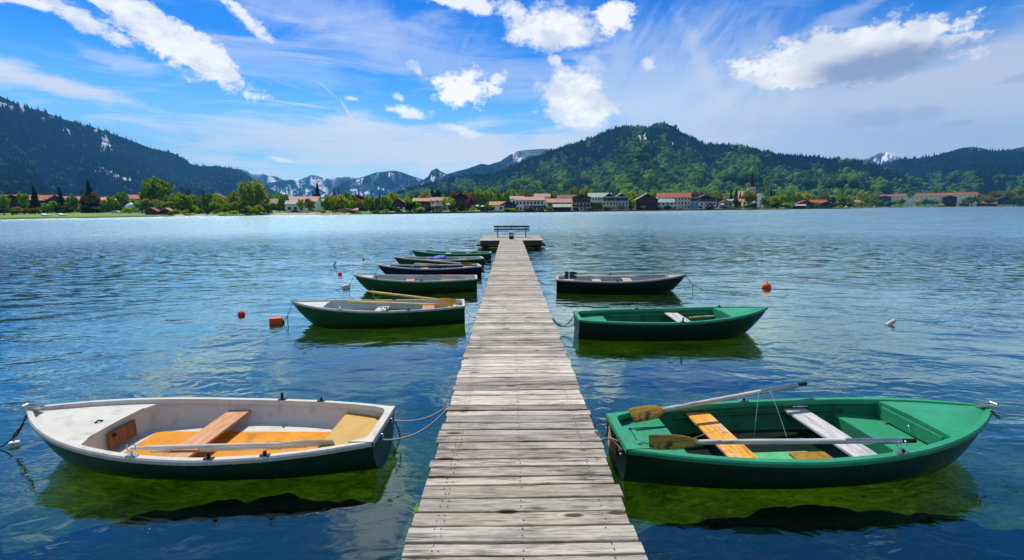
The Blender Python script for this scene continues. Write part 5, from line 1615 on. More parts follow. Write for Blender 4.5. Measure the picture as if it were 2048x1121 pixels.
hs(628, 648, 399, 404, 310, 'x', 'salmon', 'cream', 'small pale house left of the dark spruce', floors=1)
hs(702, 734, 391, 399, 350, 'y', 'dark', 'darkwood', 'dark timber house behind the bare thin tree', lm='the dark timber house in the middle', floors=2, balc=1)
hs(785, 810, 398, 405, 300, 'y', 'salmon', 'wood', 'brown gabled house with white ground floor left of the dark shrub', lm='the brown gabled house', floors=2, lower='white', y_base=420)
hs(827, 861, 397.5, 403, 300, 'x', 'orange', 'wood', 'wide brown house with bright orange roof beside the pointed pavilion', lm='the bright orange roofed house', floors=2, balc=1)
hs(861, 895, 396, 402, 345, 'x', 'salmon', 'cream', 'pale house half hidden behind the pointed pavilion', floors=2)
hs(907, 938, 388, 396, 335, 'y', 'dark', 'darkwood', 'dark chalet with white central window field beside the maroon tree', lm='the dark chalet', floors=2, cols=3, balc=1, depth=15)
hs(974, 993, 394, 399.5, 400, 'x', 'salmon', 'cream', 'little beige house with salmon roof behind the green trees', lm='the little beige house', floors=2, chim=1)
hs(979, 1010, 404.5, 410.5, 302, 'x', 'orange', 'white', 'low white boathouse with orange roof at the water', lm='the low orange roofed boathouse', floors=1, depth=9)
hs(1001, 1033, 403.5, 409.5, 298, 'y', 'brown', 'blue', 'dark boathouse with brown gabled roof at the water', lm='the dark boathouse', floors=1, depth=9)
hs(1020, 1048, 393.5, 398.5, 330, 'x', 'grey', 'white', 'grey roofed house behind the white lakeside inn', floors=2)
r_, inf = hs(1030, 1088, 395, 401.5, 303, 'x', 'salmon', 'white', 'white lakeside inn with long window row and dark ground floor', lm='the white lakeside inn', floors=2, cols=8, depth=14, chim=1)
m = MB(); m.box(-inf['hw'] * 0.38, inf['hw'] * 1.0, -inf['hd'] - 2.2, -inf['hd'] - 0.06, inf['ze'] * 0.42, inf['ze'] * 0.52); m.build('awning', WM['blue'], r_)
m = MB(); m.box(-inf['hw'] * 0.36, inf['hw'] * 0.98, -inf['hd'] - 2.0, -inf['hd'] - 0.2, 0.0, inf['ze'] * 0.20); m.build('terrace_wall', WM['blue'], r_)
hs(1068, 1100, 388.5, 394, 390, 'x', 'salmon', 'cream', 'long pale roof of a house in the second row behind the inn', floors=2)
hs(1093, 1143, 398.5, 405.5, 325, 'x', 'salmon', 'yellow', 'low yellow house with pale pink roof right of the inn', lm='the low yellow house', floors=2, depth=11)
hs(1106, 1142, 409.5, 414.5, 302, 'x', 'green', 'darkwood', 'boat shed with pale green metal roof at the water', lm='the green roofed boat shed', floors=1, depth=8, win=False)
hs(1114, 1156, 391, 397, 352, 'x', 'brown', 'cream', 'long brown roofed wing of the timber balcony hotel', floors=2)
hs(1142, 1180, 388.5, 396.5, 340, 'y', 'brown', 'cream', 'broad timber balcony hotel with white ground floor', lm='the timber balcony hotel', floors=3, balc=3, cols=5, lower='white', depth=18, gable='darkwood')
hs(1176, 1222, 387, 395, 372, 'x', 'green', 'white', 'long white hotel wing with pale green roof', lm='the white hotel wing', floors=3, cols=8, balc=2, depth=13)
hs(1203, 1231, 387.5, 395.5, 356, 'y', 'green', 'white', 'left gabled front of the white balcony hotel', floors=3, cols=4, balc=3, gable='darkwood', depth=14)
hs(1227, 1256, 387.5, 395.5, 352, 'y', 'green', 'white', 'right gabled front of the white balcony hotel', lm='the white balcony hotel', floors=3, cols=4, balc=3, gable='darkwood', depth=14)
hs(1216, 1256, 412, 414, 330, 'x', 'grey', 'cream', 'flat terrace building in front of the white balcony hotel', floors=1, cols=7, depth=6)
hs(1270, 1313, 388.5, 400, 352, 'y', 'salmon', 'wood', 'large dark timber chalet behind the bare trees', lm='the large dark chalet', floors=3, balc=2, cols=5, depth=18, chim=1)
hs(1312, 1347, 399, 405, 372, 'x', 'green', 'white', 'small white house with pale green roof among shrubs', lm='the small green roofed white house', floors=2, depth=8)
hs(1314, 1378, 387, 395, 412, 'x', 'red', 'white', 'long white hotel with red roof and dark roof boxes', lm='the long red roofed hotel', floors=3, cols=10, balc=2, depth=14, chim=2)
r_, inf = hs(1366, 1396, 388, 396.5, 398, 'y', 'red', 'white', 'red gabled front of the hotel hung with light blue banners', lm='the hotel with blue banners', floors=3, cols=4, balc=3, gable='wood', depth=14)
for k in range(3):
    bm_ = paint('banner_cloth', (0.06, 0.42, 0.80), 0.7, 0.1, 1)
    xx = -2.0 + k * 2.9
    m = MB(); m.box(xx - 0.9, xx + 0.9, -inf['hd'] - 1.36, -inf['hd'] - 1.30, 1.2, 5.4); m.build('banner', bm_, r_)
r_, inf = hs(1389, 1430, 390, 398, 425, 'y', 'brown', 'white', 'white terrace hotel with brown gable and three coloured banners', lm='the terrace hotel', floors=3, cols=5, balc=2, gable='darkwood', depth=14)
for k, cl in enumerate(((0.75, 0.75, 0.72), (0.62, 0.10, 0.06), (0.02, 0.06, 0.42))):
    xx = -1.5 + k * 3.2
    m = MB(); m.box(xx - 0.9, xx + 0.9, -inf['hd'] - 1.36, -inf['hd'] - 1.30, 1.2, 5.2); m.build('banner', paint('banner_cloth', cl, 0.7, 0.1, 1), r_)
hs(1438, 1462, 401, 406, 470, 'y', 'brown', 'grey', 'small grey house with brown gable left of the white twin house', floors=2)
hs(1454, 1470, 399.5, 402.5, 480, 'x', 'grey', 'white', 'small white twin house near the church', lm='the small white twin house', floors=2, cols=4)
hs(1466, 1486, 398.5, 403.5, 510, 'x', 'orange', 'wood', 'house with bright orange roof left of the church', lm='the bright orange roof near the church', floors=2)
hs(1484, 1499, 400, 404, 500, 'x', 'orange', 'cream', 'low house with peach coloured roof below the church tower', floors=2)
# church
D = 560.0; xc = at_d(1501, 400, D).x; z0 = gz(xc, D); s = D / FPX
church = empty('church', (xc, D, z0), 0, 'village church with beige tower and needle thin dark spire', 'church'); H.append((1501, 'the church'))
zt = zpix(1501, 374, D) - z0; zs_ = zpix(1501, 341, D) - z0; tw = 14 * s / 2
m = MB(); m.box(-tw * 0.82, tw * 0.82, -tw * 0.8, tw * 0.8, 0, zt); m.build('tower', WM['cream'], church)
m = MB(); M45 = Matrix.Rotation(R(45), 4, 'Z')
zb2 = zpix(1501, 369, D) - z0
for sgn in (0, 1):
    pts = [(-tw * 0.82, zt), (tw * 0.82, zt), (0, zb2 + 1.5)]
m.lathe([(tw * 1.16, zt), (tw * 0.62, zb2), (tw * 0.52, zb2 + 1), (tw * 0.40, zpix(1501, 360, D) - z0), (0.01, zs_)], 8, M45); m.build('spire', RM['dark'], church)
m = MB(); m.lathe([(0.0, zs_ - 0.3), (0.28, zs_), (0.0, zs_ + 0.3)], 8); m.box(-0.06, 0.06, -0.06, 0.06, zs_, zs_ + 1.8); m.box(-0.5, 0.5, -0.05, 0.05, zs_ + 1.0, zs_ + 1.15); m.build('cross', M_['ochre'], church)
for k in (-1, 1):
    m = MB(); m.box(k * tw * 0.35 - 0.5, k * tw * 0.35 + 0.5, -tw * 0.8 - 0.06, -tw * 0.8 - 0.01, zt - 5.0, zt - 2.2); m.build('belfry_window', glass_m, church)
m = MB(); nx0, nx1 = at_d(1479, 400, D).x - xc, -tw * 0.85
zr = zpix(1488, 383, D) - z0; ze = zpix(1488, 397, D) - z0
Mx = Matrix(((1, 0, 0, 0), (0, 0, 1, 0), (0, 1, 0, 0), (0, 0, 0, 1)))
cxn = (nx0 + nx1) / 2; hwn = (nx1 - nx0) / 2
m.prism([(nx0, 0), (nx1, 0), (nx1, ze), (cxn, zr), (nx0, ze)], -8, 14, Mx); m.build('nave', WM['cream'], church)
m = MB(); m.prism([(nx0 - 0.6, ze - 0.6), (cxn, zr + 0.05), (nx1 + 0.6, ze - 0.6), (nx1 + 0.6, ze - 0.2), (cxn, zr + 0.45), (nx0 - 0.6, ze - 0.2)], -8.6, 14.5, Mx); m.build('nave_roof', RM['salmon'], church)
hs(1505, 1529, 388, 400, 545, 'y', 'slate', 'white', 'tall white abbey house with steep grey gable right of the church', cat='abbey house', lm='the tall white abbey house', floors=3, cols=3, depth=22, oh=0.35)
hs(1525, 1540, 394, 402, 560, 'x', 'brown', 'cream', 'brown roofed wing behind the abbey house', floors=2)
hs(1567, 1581, 397, 401, 560, 'y', 'salmon', 'cream', 'narrow tower like house with reddish roof behind the round trees', floors=2, cols=2)
hs(1586, 1609, 409.5, 412, 500, 'x', 'green', 'darkwood', 'flat bluish boathouse at the water right of the round trees', floors=1, win=False, depth=8)
hs(1592, 1625, 402, 407.5, 560, 'y', 'red', 'wood', 'brown house with broad red roof right of the round trees', lm='the broad red roofed house', floors=2, depth=12)
hs(1620, 1650, 400.5, 406, 590, 'x', 'red', 'wood', 'long house with pale red roof right of the broad roof', lm='the long pale red roofed house', floors=2)
hs(1636, 1662, 404, 409, 580, 'y', 'brown', 'darkwood', 'low dark gabled house by the shore on the right', floors=1)
hs(1658, 1682, 401, 407, 640, 'x', 'salmon', 'wood', 'brown house with faded roof left of the round dark green tree', lm='the faded roofed brown house', floors=2)
hs(1694, 1722, 401.5, 404.5, 800, 'x', 'orange', 'cream', 'low cream house with orange roof left of the long hotel', floors=1)
# long hotel
D0 = 1010.0
for i, (a, b_, yr, ye, lab) in enumerate([(1752, 1800, 390, 393.0, 'left third of the huge long white hotel under its red roof'), (1800, 1890, 388, 391.5, 'middle part of the huge long white hotel under its red roof'), (1890, 1944, 386, 389.5, 'right third of the huge long white hotel under its red roof')]):
    hs(a, b_, yr, ye, D0 + i * 30, 'x', 'red', 'white', lab, cat='hotel', name='long_hotel', lm='the huge long hotel' if i == 1 else None, floors=4, cols=7 if i != 1 else 12, balc=3, depth=22, oh=1.5, grp='parts of the long hotel')
for pxw, nm in ((1768, 'left'), (1898, 'right')):
    hs(pxw - 10, pxw + 12, 392, 395, 985, 'y', 'dark', 'blue' if nm == 'left' else 'darkwood', nm + ' dark glazed stair tower on the front of the long hotel', cat='tower', name='stair_tower', floors=4, cols=3, depth=8, grp='parts of the long hotel')
hs(1946, 1986, 404.2, 407.5, 1060, 'x', 'orange', 'wood', 'long low boathouse with orange roof on the far right shore', lm='the long orange boathouse', floors=1, win=False, depth=12)
hs(1988, 2023, 394, 402.5, 1080, 'y', 'dark', 'darkwood', 'dark chalet with white trim on the far right shore', lm='the dark chalet on the far right', floors=3, cols=5, balc=2, lower='white', depth=20)
# hut, pavilion
hs(295, 317, 417, 424, 204, 'y', 'brown', 'wood', 'small brown boat hut on the grass by the left shore', cat='hut', name='boat_hut', lm='the brown boat hut', floors=1, win=False, depth=5, oh=0.25)
hs(324, 345, 417.5, 424.5, 208, 'y', 'salmon', 'wood', 'second boat hut half hidden behind bushes', cat='hut', name='boat_hut', floors=1, win=False, depth=5, oh=0.25)
D = 272.0; s = D / FPX; q = at_d(874.5, 413, D); z0 = gz(q.x, D)
pav = empty('lakeside_pavilion', (q.x, D, z0), 0, 'open lakeside pavilion under a steep pointed grey roof', 'pavilion'); H.append((874, 'the pointed pavilion'))
ra = 13.0 * s; zE = zpix(874, 413, D) - z0; zA = zpix(874, 398.6, D) - z0
m = MB(); m.lathe([(0.0, zE - 0.05), (ra, zE - 0.15), (ra, zE + 0.1), (ra * 0.45, zE + (zA - zE) * 0.45), (0.02, zA)], 8); m.build('roof', RM['slate'], pav)
m = MB(); m.lathe([(ra * 0.72, 0), (ra * 0.72, 1.2), (ra * 0.68, 1.2), (0, 1.2)], 8); m.build('parapet', WM['grey'], pav)
for k in range(8):
    a = k * math.pi / 4
    m = MB(); m.box(-0.14, 0.14, -0.14, 0.14, 0, zE - 0.1, Matrix.Translation((ra * 0.74 * math.cos(a), ra * 0.74 * math.sin(a), 0))); m.build('post', WM['wood'], pav)
m = MB(); m.lathe([(0, 1.3), (ra * 0.5, 1.3), (ra * 0.5, zE - 0.1), (0, zE - 0.1)], 8); m.build('inner_room', WM['grey'], pav)

# white tent roof, cars, parasols, loungers, small jetty, quay wall
def small(name, px, py_top, D, label, cat, fn, grp=None):
    D = max(D, shore_D(px) + 5); q = at_d(px, py_top, D); z0 = gz(q.x, D); r_ = empty(name, (q.x, D, z0), 0, label, cat, grp); fn(r_, q.z - z0, D / FPX); return r_


def tent(r_, h, s):
    m = MB(); w = 11 * s
    m.lathe([(w, h * 0.5), (w, h * 0.58), (w * 0.6, h * 0.85), (0.02, h)], 10); m.build('canopy', white_m, r_, smooth='auto')
    for k in range(4):
        a = k * math.pi / 2 + 0.7; m = MB(); m.tube([(w * .9 * math.cos(a), w * .9 * math.sin(a), 0), (w * .9 * math.cos(a), w * .9 * math.sin(a), h * .52)], 0.08, 6); m.build('pole', steel, r_)


small('party_tent', 262, 405.5, 250, 'round white tent roof behind the poplar', 'tent', tent)


def parasol(r_, h, s):
    m = MB(); w = 4.5 * s; m.lathe([(w, h * 0.80), (w * 0.5, h * 0.93), (0.02, h), (w * 0.5, h * 0.9), (w, h * 0.79)], 8); m.build('canopy', white_m, r_)
    m = MB(); m.tube([(0, 0, 0), (0, 0, h * 0.97)], 0.05, 6); m.build('pole', steel, r_)


for px, py, D, lb_ in ((897, 406, 275, 'white parasol right of the pointed pavilion'), (955, 410, 290, 'white parasol right of the maroon tree'), (965, 411, 291, 'second white parasol right of the maroon tree'), (1445, 407, 450, 'white parasol left of the white twin house'),
                       (945, 411, 300, 'white parasol just behind the maroon tree'), (1180, 414, 320, 'white parasol on the hotel lawn')):
    small('parasol', px, py, D, lb_, 'parasol', parasol, 'parasols along the far shore')


def car_fn(col):
    def f(r_, h, s):
        pm = paint('car_paint', col, 0.3, 0.05, 1, coat=0.5)
        prof = [(-2.1, 0.35), (2.1, 0.35), (2.15, 0.75), (1.2, 0.9), (0.7, 1.4), (-1.2, 1.42), (-1.9, 0.95), (-2.15, 0.85)]
        M = Matrix(((1, 0, 0, 0), (0, 0, 1, 0), (0, 1, 0, 0), (0, 0, 0, 1)))
        m = MB(); m.prism(prof, -0.85, 0.85, M); m.build('body', pm, r_, bevel=0.06)
        m = MB(); m.prism([(-1.55, 0.95), (1.0, 0.92), (0.62, 1.33), (-1.15, 1.34)], -0.87, -0.862, M); m.build('side_window', glass_m, r_)
        for xx in (-1.3, 1.3):
            for yy in (-0.8, 0.8):
                m = MB(); m.tube([(xx, yy - 0.09, 0.33), (xx, yy + 0.09, 0.33)], 0.33, 12); m.build('wheel', M_['rubber'], r_)
    return f


for k, (px, D, cl, lb_) in enumerate(((232, 262, (0.7, 0.7, 0.72), 'white car parked behind the lawn near the poplar'), (248, 265, (0.45, 0.47, 0.5), 'silver car parked behind the lawn right of the poplar'), (590, 262, (0.05, 0.06, 0.09), 'dark car parked before the low white pavilion'),
                                     (1440, 440, (0.6, 0.6, 0.62), 'silver car on the promenade left of the church'), (1812, 960, (0.7, 0.7, 0.7), 'white car below the long hotel'), (1822, 965, (0.3, 0.32, 0.36), 'grey car below the long hotel'), (1834, 962, (0.7, 0.7, 0.72), 'second white car below the long hotel, farther right'))):
    small('parked_car', px, 415, D, lb_, 'car', car_fn(cl), 'cars parked along the far shore')


def lounger(r_, h, s):
    M = Matrix(((1, 0, 0, 0), (0, 0, 1, 0), (0, 1, 0, 0), (0, 0, 0, 1)))
    m = MB(); m.prism([(-1.5, 0.2), (-1.45, 0.9), (-1.25, 0.95), (-0.6, 0.45), (1.5, 0.3), (1.5, 0.18)], -0.8, 0.8, M); m.build('shell', white_m, r_, bevel=0.04)
    m = MB(); m.box(-1.2, 1.2, -0.6, 0.6, 0, 0.19); m.build('base', M_['rubber'], r_)


small('garden_lounger', 93, 429.5, 176, 'large white lounger on the lawn at the left shore', 'lounger', lounger, 'loungers on the left lawn')
small('garden_lounger', 127, 430.5, 178, 'smaller looking white lounger right of the first one on the lawn', 'lounger', lounger, 'loungers on the left lawn')
for px, lb_ in ((24, 'short dark post standing on the left lawn'), (8, 'short dark post at the far left of the lawn')):
    def pf(r_, h, s):
        m = MB(); m.box(-0.18, 0.18, -0.18, 0.18, 0, 0.7); m.build('shaft', M_['rubber'], r_, bevel=0.03)
        m = MB(); m.lathe([(0.22, 0.7), (0.22, 0.76), (0, 0.80)], 8); m.build('cap', M_['rubber'], r_)
    small('bollard', px, 427, 190, lb_, 'bollard', pf, 'dark posts on the left lawn')


def swan_jetty(r_, h, s):
    m = MB(); m.box(-8, 8, -1.2, 1.2, 0.35, 0.5); m.build('deck', deck_m, r_)
    for k in range(7): 
        m = MB(); m.tube([(-7.5 + k * 2.5, -1, -2), (-7.5 + k * 2.5, -1, 0.9)], 0.1, 6); m.build('post', post_wood, r_)
q = at_z(668, 430.2, 0.0); r_ = empty('small_jetty', (q.x, q.y, -0.05), 0.05, 'low small jetty in front of the beach on the far shore', 'jetty'); swan_jetty(r_, 0, 0)
q = at_z(690, 429.0, 0.0)
hs(680, 716, 418.5, 421.5, 244, 'x', 'salmon', 'wood', 'low boathouse with faded flat roof by the small jetty', cat='boathouse', floors=1, win=False, depth=6)
# quay walls along the town shore, in stretches
def quay(p0, p1, lab, h=0.9):
    m = MB(); n = max(3, int((p1 - p0) / 12)); rows = []
    for i in range(n + 1):
        px = p0 + (p1 - p0) * i / n; th_ = th_px(px); r0 = float(shore_r(th_)) - 0.3
        rows.append([Vector((rr * math.sin(th_), rr * math.cos(th_), z)) for rr, z in ((r0, -1.2), (r0, h), (r0 + 0.6, h), (r0 + 0.6, -1.2))])
    m.grid(rows, closed_v=True); m.f.append((0, 1, 2, 3)); k = len(m.v) - 4; m.f.append((k + 3, k + 2, k + 1, k))
    tag(m.build('quay_wall', stone_m), lab, 'quay wall')
quay(742, 1100, 'low dark quay wall from the central trees to the white inn')
quay(1100, 1420, 'low dark quay wall in front of the hotels')
quay(1420, 1700, 'low dark quay wall below the church')

# ------------------------------------------------------------------ trees
tree_leaf, TT, out = material('tree_leaves')
oi = TT.node('ShaderNodeObjectInfo').outputs['Color']
vc = TT.node('ShaderNodeVertexColor', layer_name='Col').outputs[0]
lc = TT.mix(1.0, oi, vc, 'MULTIPLY')
d1 = TT.node('ShaderNodeBsdfDiffuse', {'Color': lc}); d2 = TT.node('ShaderNodeBsdfTranslucent', {'Color': TT.mix(1.0, lc, (1.15, 1.1, 0.6), 'MULTIPLY')})
mx = TT.node('ShaderNodeMixShader', {0: 0.42, 1: d1.outputs[0], 2: d2.outputs[0]}); TT.l.new(mx.outputs[0], out.inputs[0])
bark_m = paint('bark', (0.085, 0.065, 0.05), 0.9, 0.4, 3)


def leaf_mesh(name, pts, size, seed, squash=1.0):
    rs = np.random.RandomState(seed); n = len(pts)
    P = np.array(pts)
    u = rs.normal(size=(n, 3)); u /= np.linalg.norm(u, axis=1)[:, None]
    v = np.cross(u, rs.normal(size=(n, 3))); v /= np.linalg.norm(v, axis=1)[:, None]
    s = size * rs.uniform(0.6, 1.4, (n, 1))
    V = np.stack([P - u * s - v * s * 0.7, P + u * s - v * s * 0.7, P + u * s * 0.7 + v * s * 0.8, P - u * s * 0.8 + v * s * 0.7], 1).reshape(-1, 3)
    F = np.arange(n * 4).reshape(n, 4)
    g = rs.uniform(0.65, 1.4, (n, 1)); c = np.repeat(np.concatenate([g * rs.uniform(0.85, 1.2, (n, 1)), g, g * 0.9], 1), 4, 0)
    return np_mesh(name, V, F, c)


def crown_pts(kind, seed, n):
    rs = np.random.RandomState(seed); pts = []
    if kind in ('broad', 'oval', 'bush', 'willow'):
        nc = {'broad': 34, 'oval': 30, 'bush': 22, 'willow': 40}[kind]
        cl = []
        for _ in range(nc):
            d = rs.normal(size=3); d /= np.linalg.norm(d); r = rs.uniform(0.35, 0.82)
            c = d * r
            if kind == 'oval': z = 0.56 + c[2] * 0.40; x, y_ = c[0] * (1.05 - 0.5 * max(0, c[2])), c[1] * (1.05 - 0.5 * max(0, c[2]))
            elif kind == 'bush': z = 0.42 + c[2] * 0.42; x, y_ = c[0], c[1]
            elif kind == 'willow': z = 0.58 + c[2] * 0.40; x, y_ = c[0] * (0.75 + 0.3 * c[2]), c[1] * (0.75 + 0.3 * c[2])
            else: z = 0.62 + c[2] * 0.34; x, y_ = c[0], c[1]
            cl.append((x, y_, max(z, 0.1), rs.uniform(0.16, 0.30)))
        for i in range(n):
            x, y_, z, r = cl[rs.randint(nc)]
            d = rs.normal(size=3); d /= np.linalg.norm(d); d *= r * rs.uniform(0.45, 1.05)
            zz = z + d[2] * (0.42 if kind != 'willow' else 0.7)
            pts.append((x + d[0], y_ + d[1], min(max(zz, 0.03 if kind == 'bush' else 0.12), 1.0)))
    elif kind == 'conifer':
        for i in range(n):
            z = rs.rand() ** 1.35; lay = (z * 13) % 1.0
            r = (1 - z) * (0.95 - 0.32 * lay) * (0.88 + 0.2 * math.sin(z * 40 + 3)) + 0.015; a = rs.uniform(0, 6.28)
            rr = r * (0.45 + 0.6 * rs.rand() ** 0.5) * (0.85 + 0.3 * math.sin(a * 3 + z * 9))
            pts.append((rr * math.cos(a), rr * math.sin(a), 0.06 + 0.94 * z - 0.05 * rr))
    return pts


def bare_mesh(seed):
    rs = random.Random(seed); m = MB()
    def br(p, d, L, r, dep):
        q = p + d * L; m.tube([p, q], [r, r * 0.6], 5 if dep < 2 else 3, cap=False)
        if dep >= 5: return
        for k in range(rs.choice([2, 3, 3])):
            nd = (d + Vector((rs.uniform(-1, 1), rs.uniform(-1, 1), rs.uniform(-0.2, 0.6))) * (0.65 if dep else 0.5)).normalized()
            br(q, nd, L * rs.uniform(0.62, 0.85), r * 0.55, dep + 1)
    br(Vector((0, 0, 0)), Vector((0, 0, 1)), 0.30, 0.03, 0)
    mx_ = max(v[2] for v in m.v); wx = max(max(abs(v[0]), abs(v[1])) for v in m.v)
    m.v = [(v[0] / wx, v[1] / wx, v[2] / mx_) for v in m.v]
    return m.mesh('bare_branches', recalc=False)


PROTO = {}
def proto(kind, k):
    key = (kind, k)
    if key not in PROTO:
        if kind == 'bare': PROTO[key] = (bare_mesh(50 + k), None)
        else:
            n, sz = {'broad': (2600, 0.042), 'oval': (2200, 0.042), 'bush': (1700, 0.052), 'willow': (3000, 0.036), 'conifer': (2000, 0.052)}[kind]
            me = leaf_mesh(kind + '_crown', crown_pts(kind, 200 + k * 7 + len(kind), n), sz, 300 + k)
            # scale of leaf quads is in crown radii; squash happens with the object scale
            m = MB(); rs = random.Random(k)
            hgt = {'broad': 0.62, 'oval': 0.6, 'bush': 0.35, 'willow': 0.55, 'conifer': 0.9}[kind]
            m.tube([(0, 0, -0.02), (0.01, 0, hgt * 0.5), (0.0, 0.01, hgt)], [0.075, 0.055, 0.02], 7)
            for _ in range(7 if kind != 'conifer' else 0):
                a = rs.uniform(0, 6.28); zz = hgt * rs.uniform(0.35, 0.8)
                m.tube([(0, 0, zz), (0.25 * math.cos(a), 0.25 * math.sin(a), zz + 0.12), (0.55 * math.cos(a), 0.55 * math.sin(a), zz + 0.22)], [0.035, 0.022, 0.008], 5, cap=False)
            PROTO[key] = (me, m.mesh('tree_trunk', recalc=False))
    return PROTO[key]


COLS = dict(yg=((0.235, 0.300, 0.020), 'yellow-green'), g=((0.120, 0.215, 0.022), 'green'), dg=((0.035, 0.075, 0.022), 'dark green'), bg=((0.150, 0.320, 0.020), 'bright green'), ol=((0.165, 0.180, 0.035), 'olive'),
            br=((0.150, 0.105, 0.040), 'brownish'), mr=((0.150, 0.035, 0.045), 'maroon'), rd=((0.21, 0.085, 0.07), 'reddish'), pg=((0.180, 0.250, 0.065), 'pale green'), bk=((0.016, 0.034, 0.020), 'blackish'), wh=((0.40, 0.42, 0.22), 'blossoming pale'))
KN = dict(broad='round', oval='upright', bush='bushy', willow='willowy', conifer='spruce', bare='bare')
used_labels = {}


def nearest(px):
    best = min(H, key=lambda h: abs(h[0] - px))
    dx = px - best[0]
    rel = 'beside' if abs(dx) < 6 else ('left of' if dx < 0 else 'right of')
    return rel, best[1]


TREES = []
def tree(px, ytop, hwpx, kind, colr, row=0, ybase=None):
    TREES.append((px, ytop, hwpx, kind, colr, row))


def place_trees():
    recs = []
    for (px, ytop, hwpx, kind, colr, row) in TREES:
        sD = shore_D(px)
        D = sD + {0: 4.5, 1: 18, 2: 55, 3: 100}[row] * (1 if sD < 600 else 1.6) + rnd.uniform(-1, 2)
        q = at_d(px, ytop, D); z0 = gz(q.x, D) - 0.1; h = q.z - z0
        if h < 1.2: h = 1.2
        w = hwpx * D / FPX * (1.55 if kind == 'conifer' else 1.22)
        word = 'shrub' if (kind == 'bush' or h < 4.0) else ('tree' if kind != 'conifer' else '')
        base = f"{COLS[colr][1]} {KN[kind]} {word}".strip() if kind != 'bush' else f"{COLS[colr][1]} shrub"
        if kind == 'bare': base = 'leafless brown tree'
        rel, lm = nearest(px)
        recs.append(dict(px=px, D=D, z0=z0, h=h, w=w, kind=kind, colr=colr, x=q.x, base=base, rel=rel, lm=lm, cat='shrub' if word == 'shrub' else 'tree', row=row))
    # unique labels: order the look-alikes at one landmark by place
    groups = {}
    for r in recs: groups.setdefault((r['base'], r['rel'], r['lm']), []).append(r)
    ORD = ['first', 'second', 'third', 'fourth', 'fifth', 'sixth', 'seventh', 'eighth', 'ninth', 'tenth', 'eleventh', 'twelfth']
    for (base, rel, lm), rs_ in groups.items():
        rs_.sort(key=lambda r: r['px'])
        if len(rs_) == 1: rs_[0]['label'] = f"{base} {rel} {lm}"
        elif len(rs_) == 2:
            a, b_ = rs_
            if a['h'] > b_['h'] * 1.25: a['label'] = f"taller {base} {rel} {lm}"; b_['label'] = f"lower {base} {rel} {lm}"
            elif b_['h'] > a['h'] * 1.25: b_['label'] = f"taller {base} {rel} {lm}"; a['label'] = f"lower {base} {rel} {lm}"
            else: a['label'] = f"left one of two {base}s {rel} {lm}"; b_['label'] = f"right one of two {base}s {rel} {lm}"
        else:
            for k, r in enumerate(rs_): r['label'] = f"{base} {rel} {lm}, {ORD[min(k, 11)]} from the left"
    for i, r in enumerate(recs):
        lab = r['label']; wds = lab.split()
        if len(wds) > 16: lab = ' '.join(wds[:16])
        grp = {'shrub': 'shrubs along the far shore', 'tree': 'trees of the lakeside town'}[r['cat']]
        nm = {'conifer': 'spruce_tree', 'bare': 'bare_tree', 'willow': 'willow_tree', 'bush': 'shrub'}.get(r['kind'], 'leafy_tree')
        root = empty(nm, (r['x'], r['D'], r['z0']), rnd.uniform(0, 6.28), lab, r['cat'], grp)
        cm, tm = proto(r['kind'], i % 3)
        sc = (r['w'], r['w'], r['h'])
        g = rnd.uniform(0.85, 1.2); cc_ = tuple(v * g * 1.45 for v in COLS[r['colr']][0])
        if r['kind'] == 'bare':
            o = link('branches', cm, root, bark_m); o.scale = sc
        else:
            o = link('crown', cm, root, tree_leaf, cc_); o.scale = sc
            o = link('trunk', tm, root, bark_m); o.scale = (max(r['w'] * 0.9, 0.3),) * 2 + (r['h'],)


t = tree
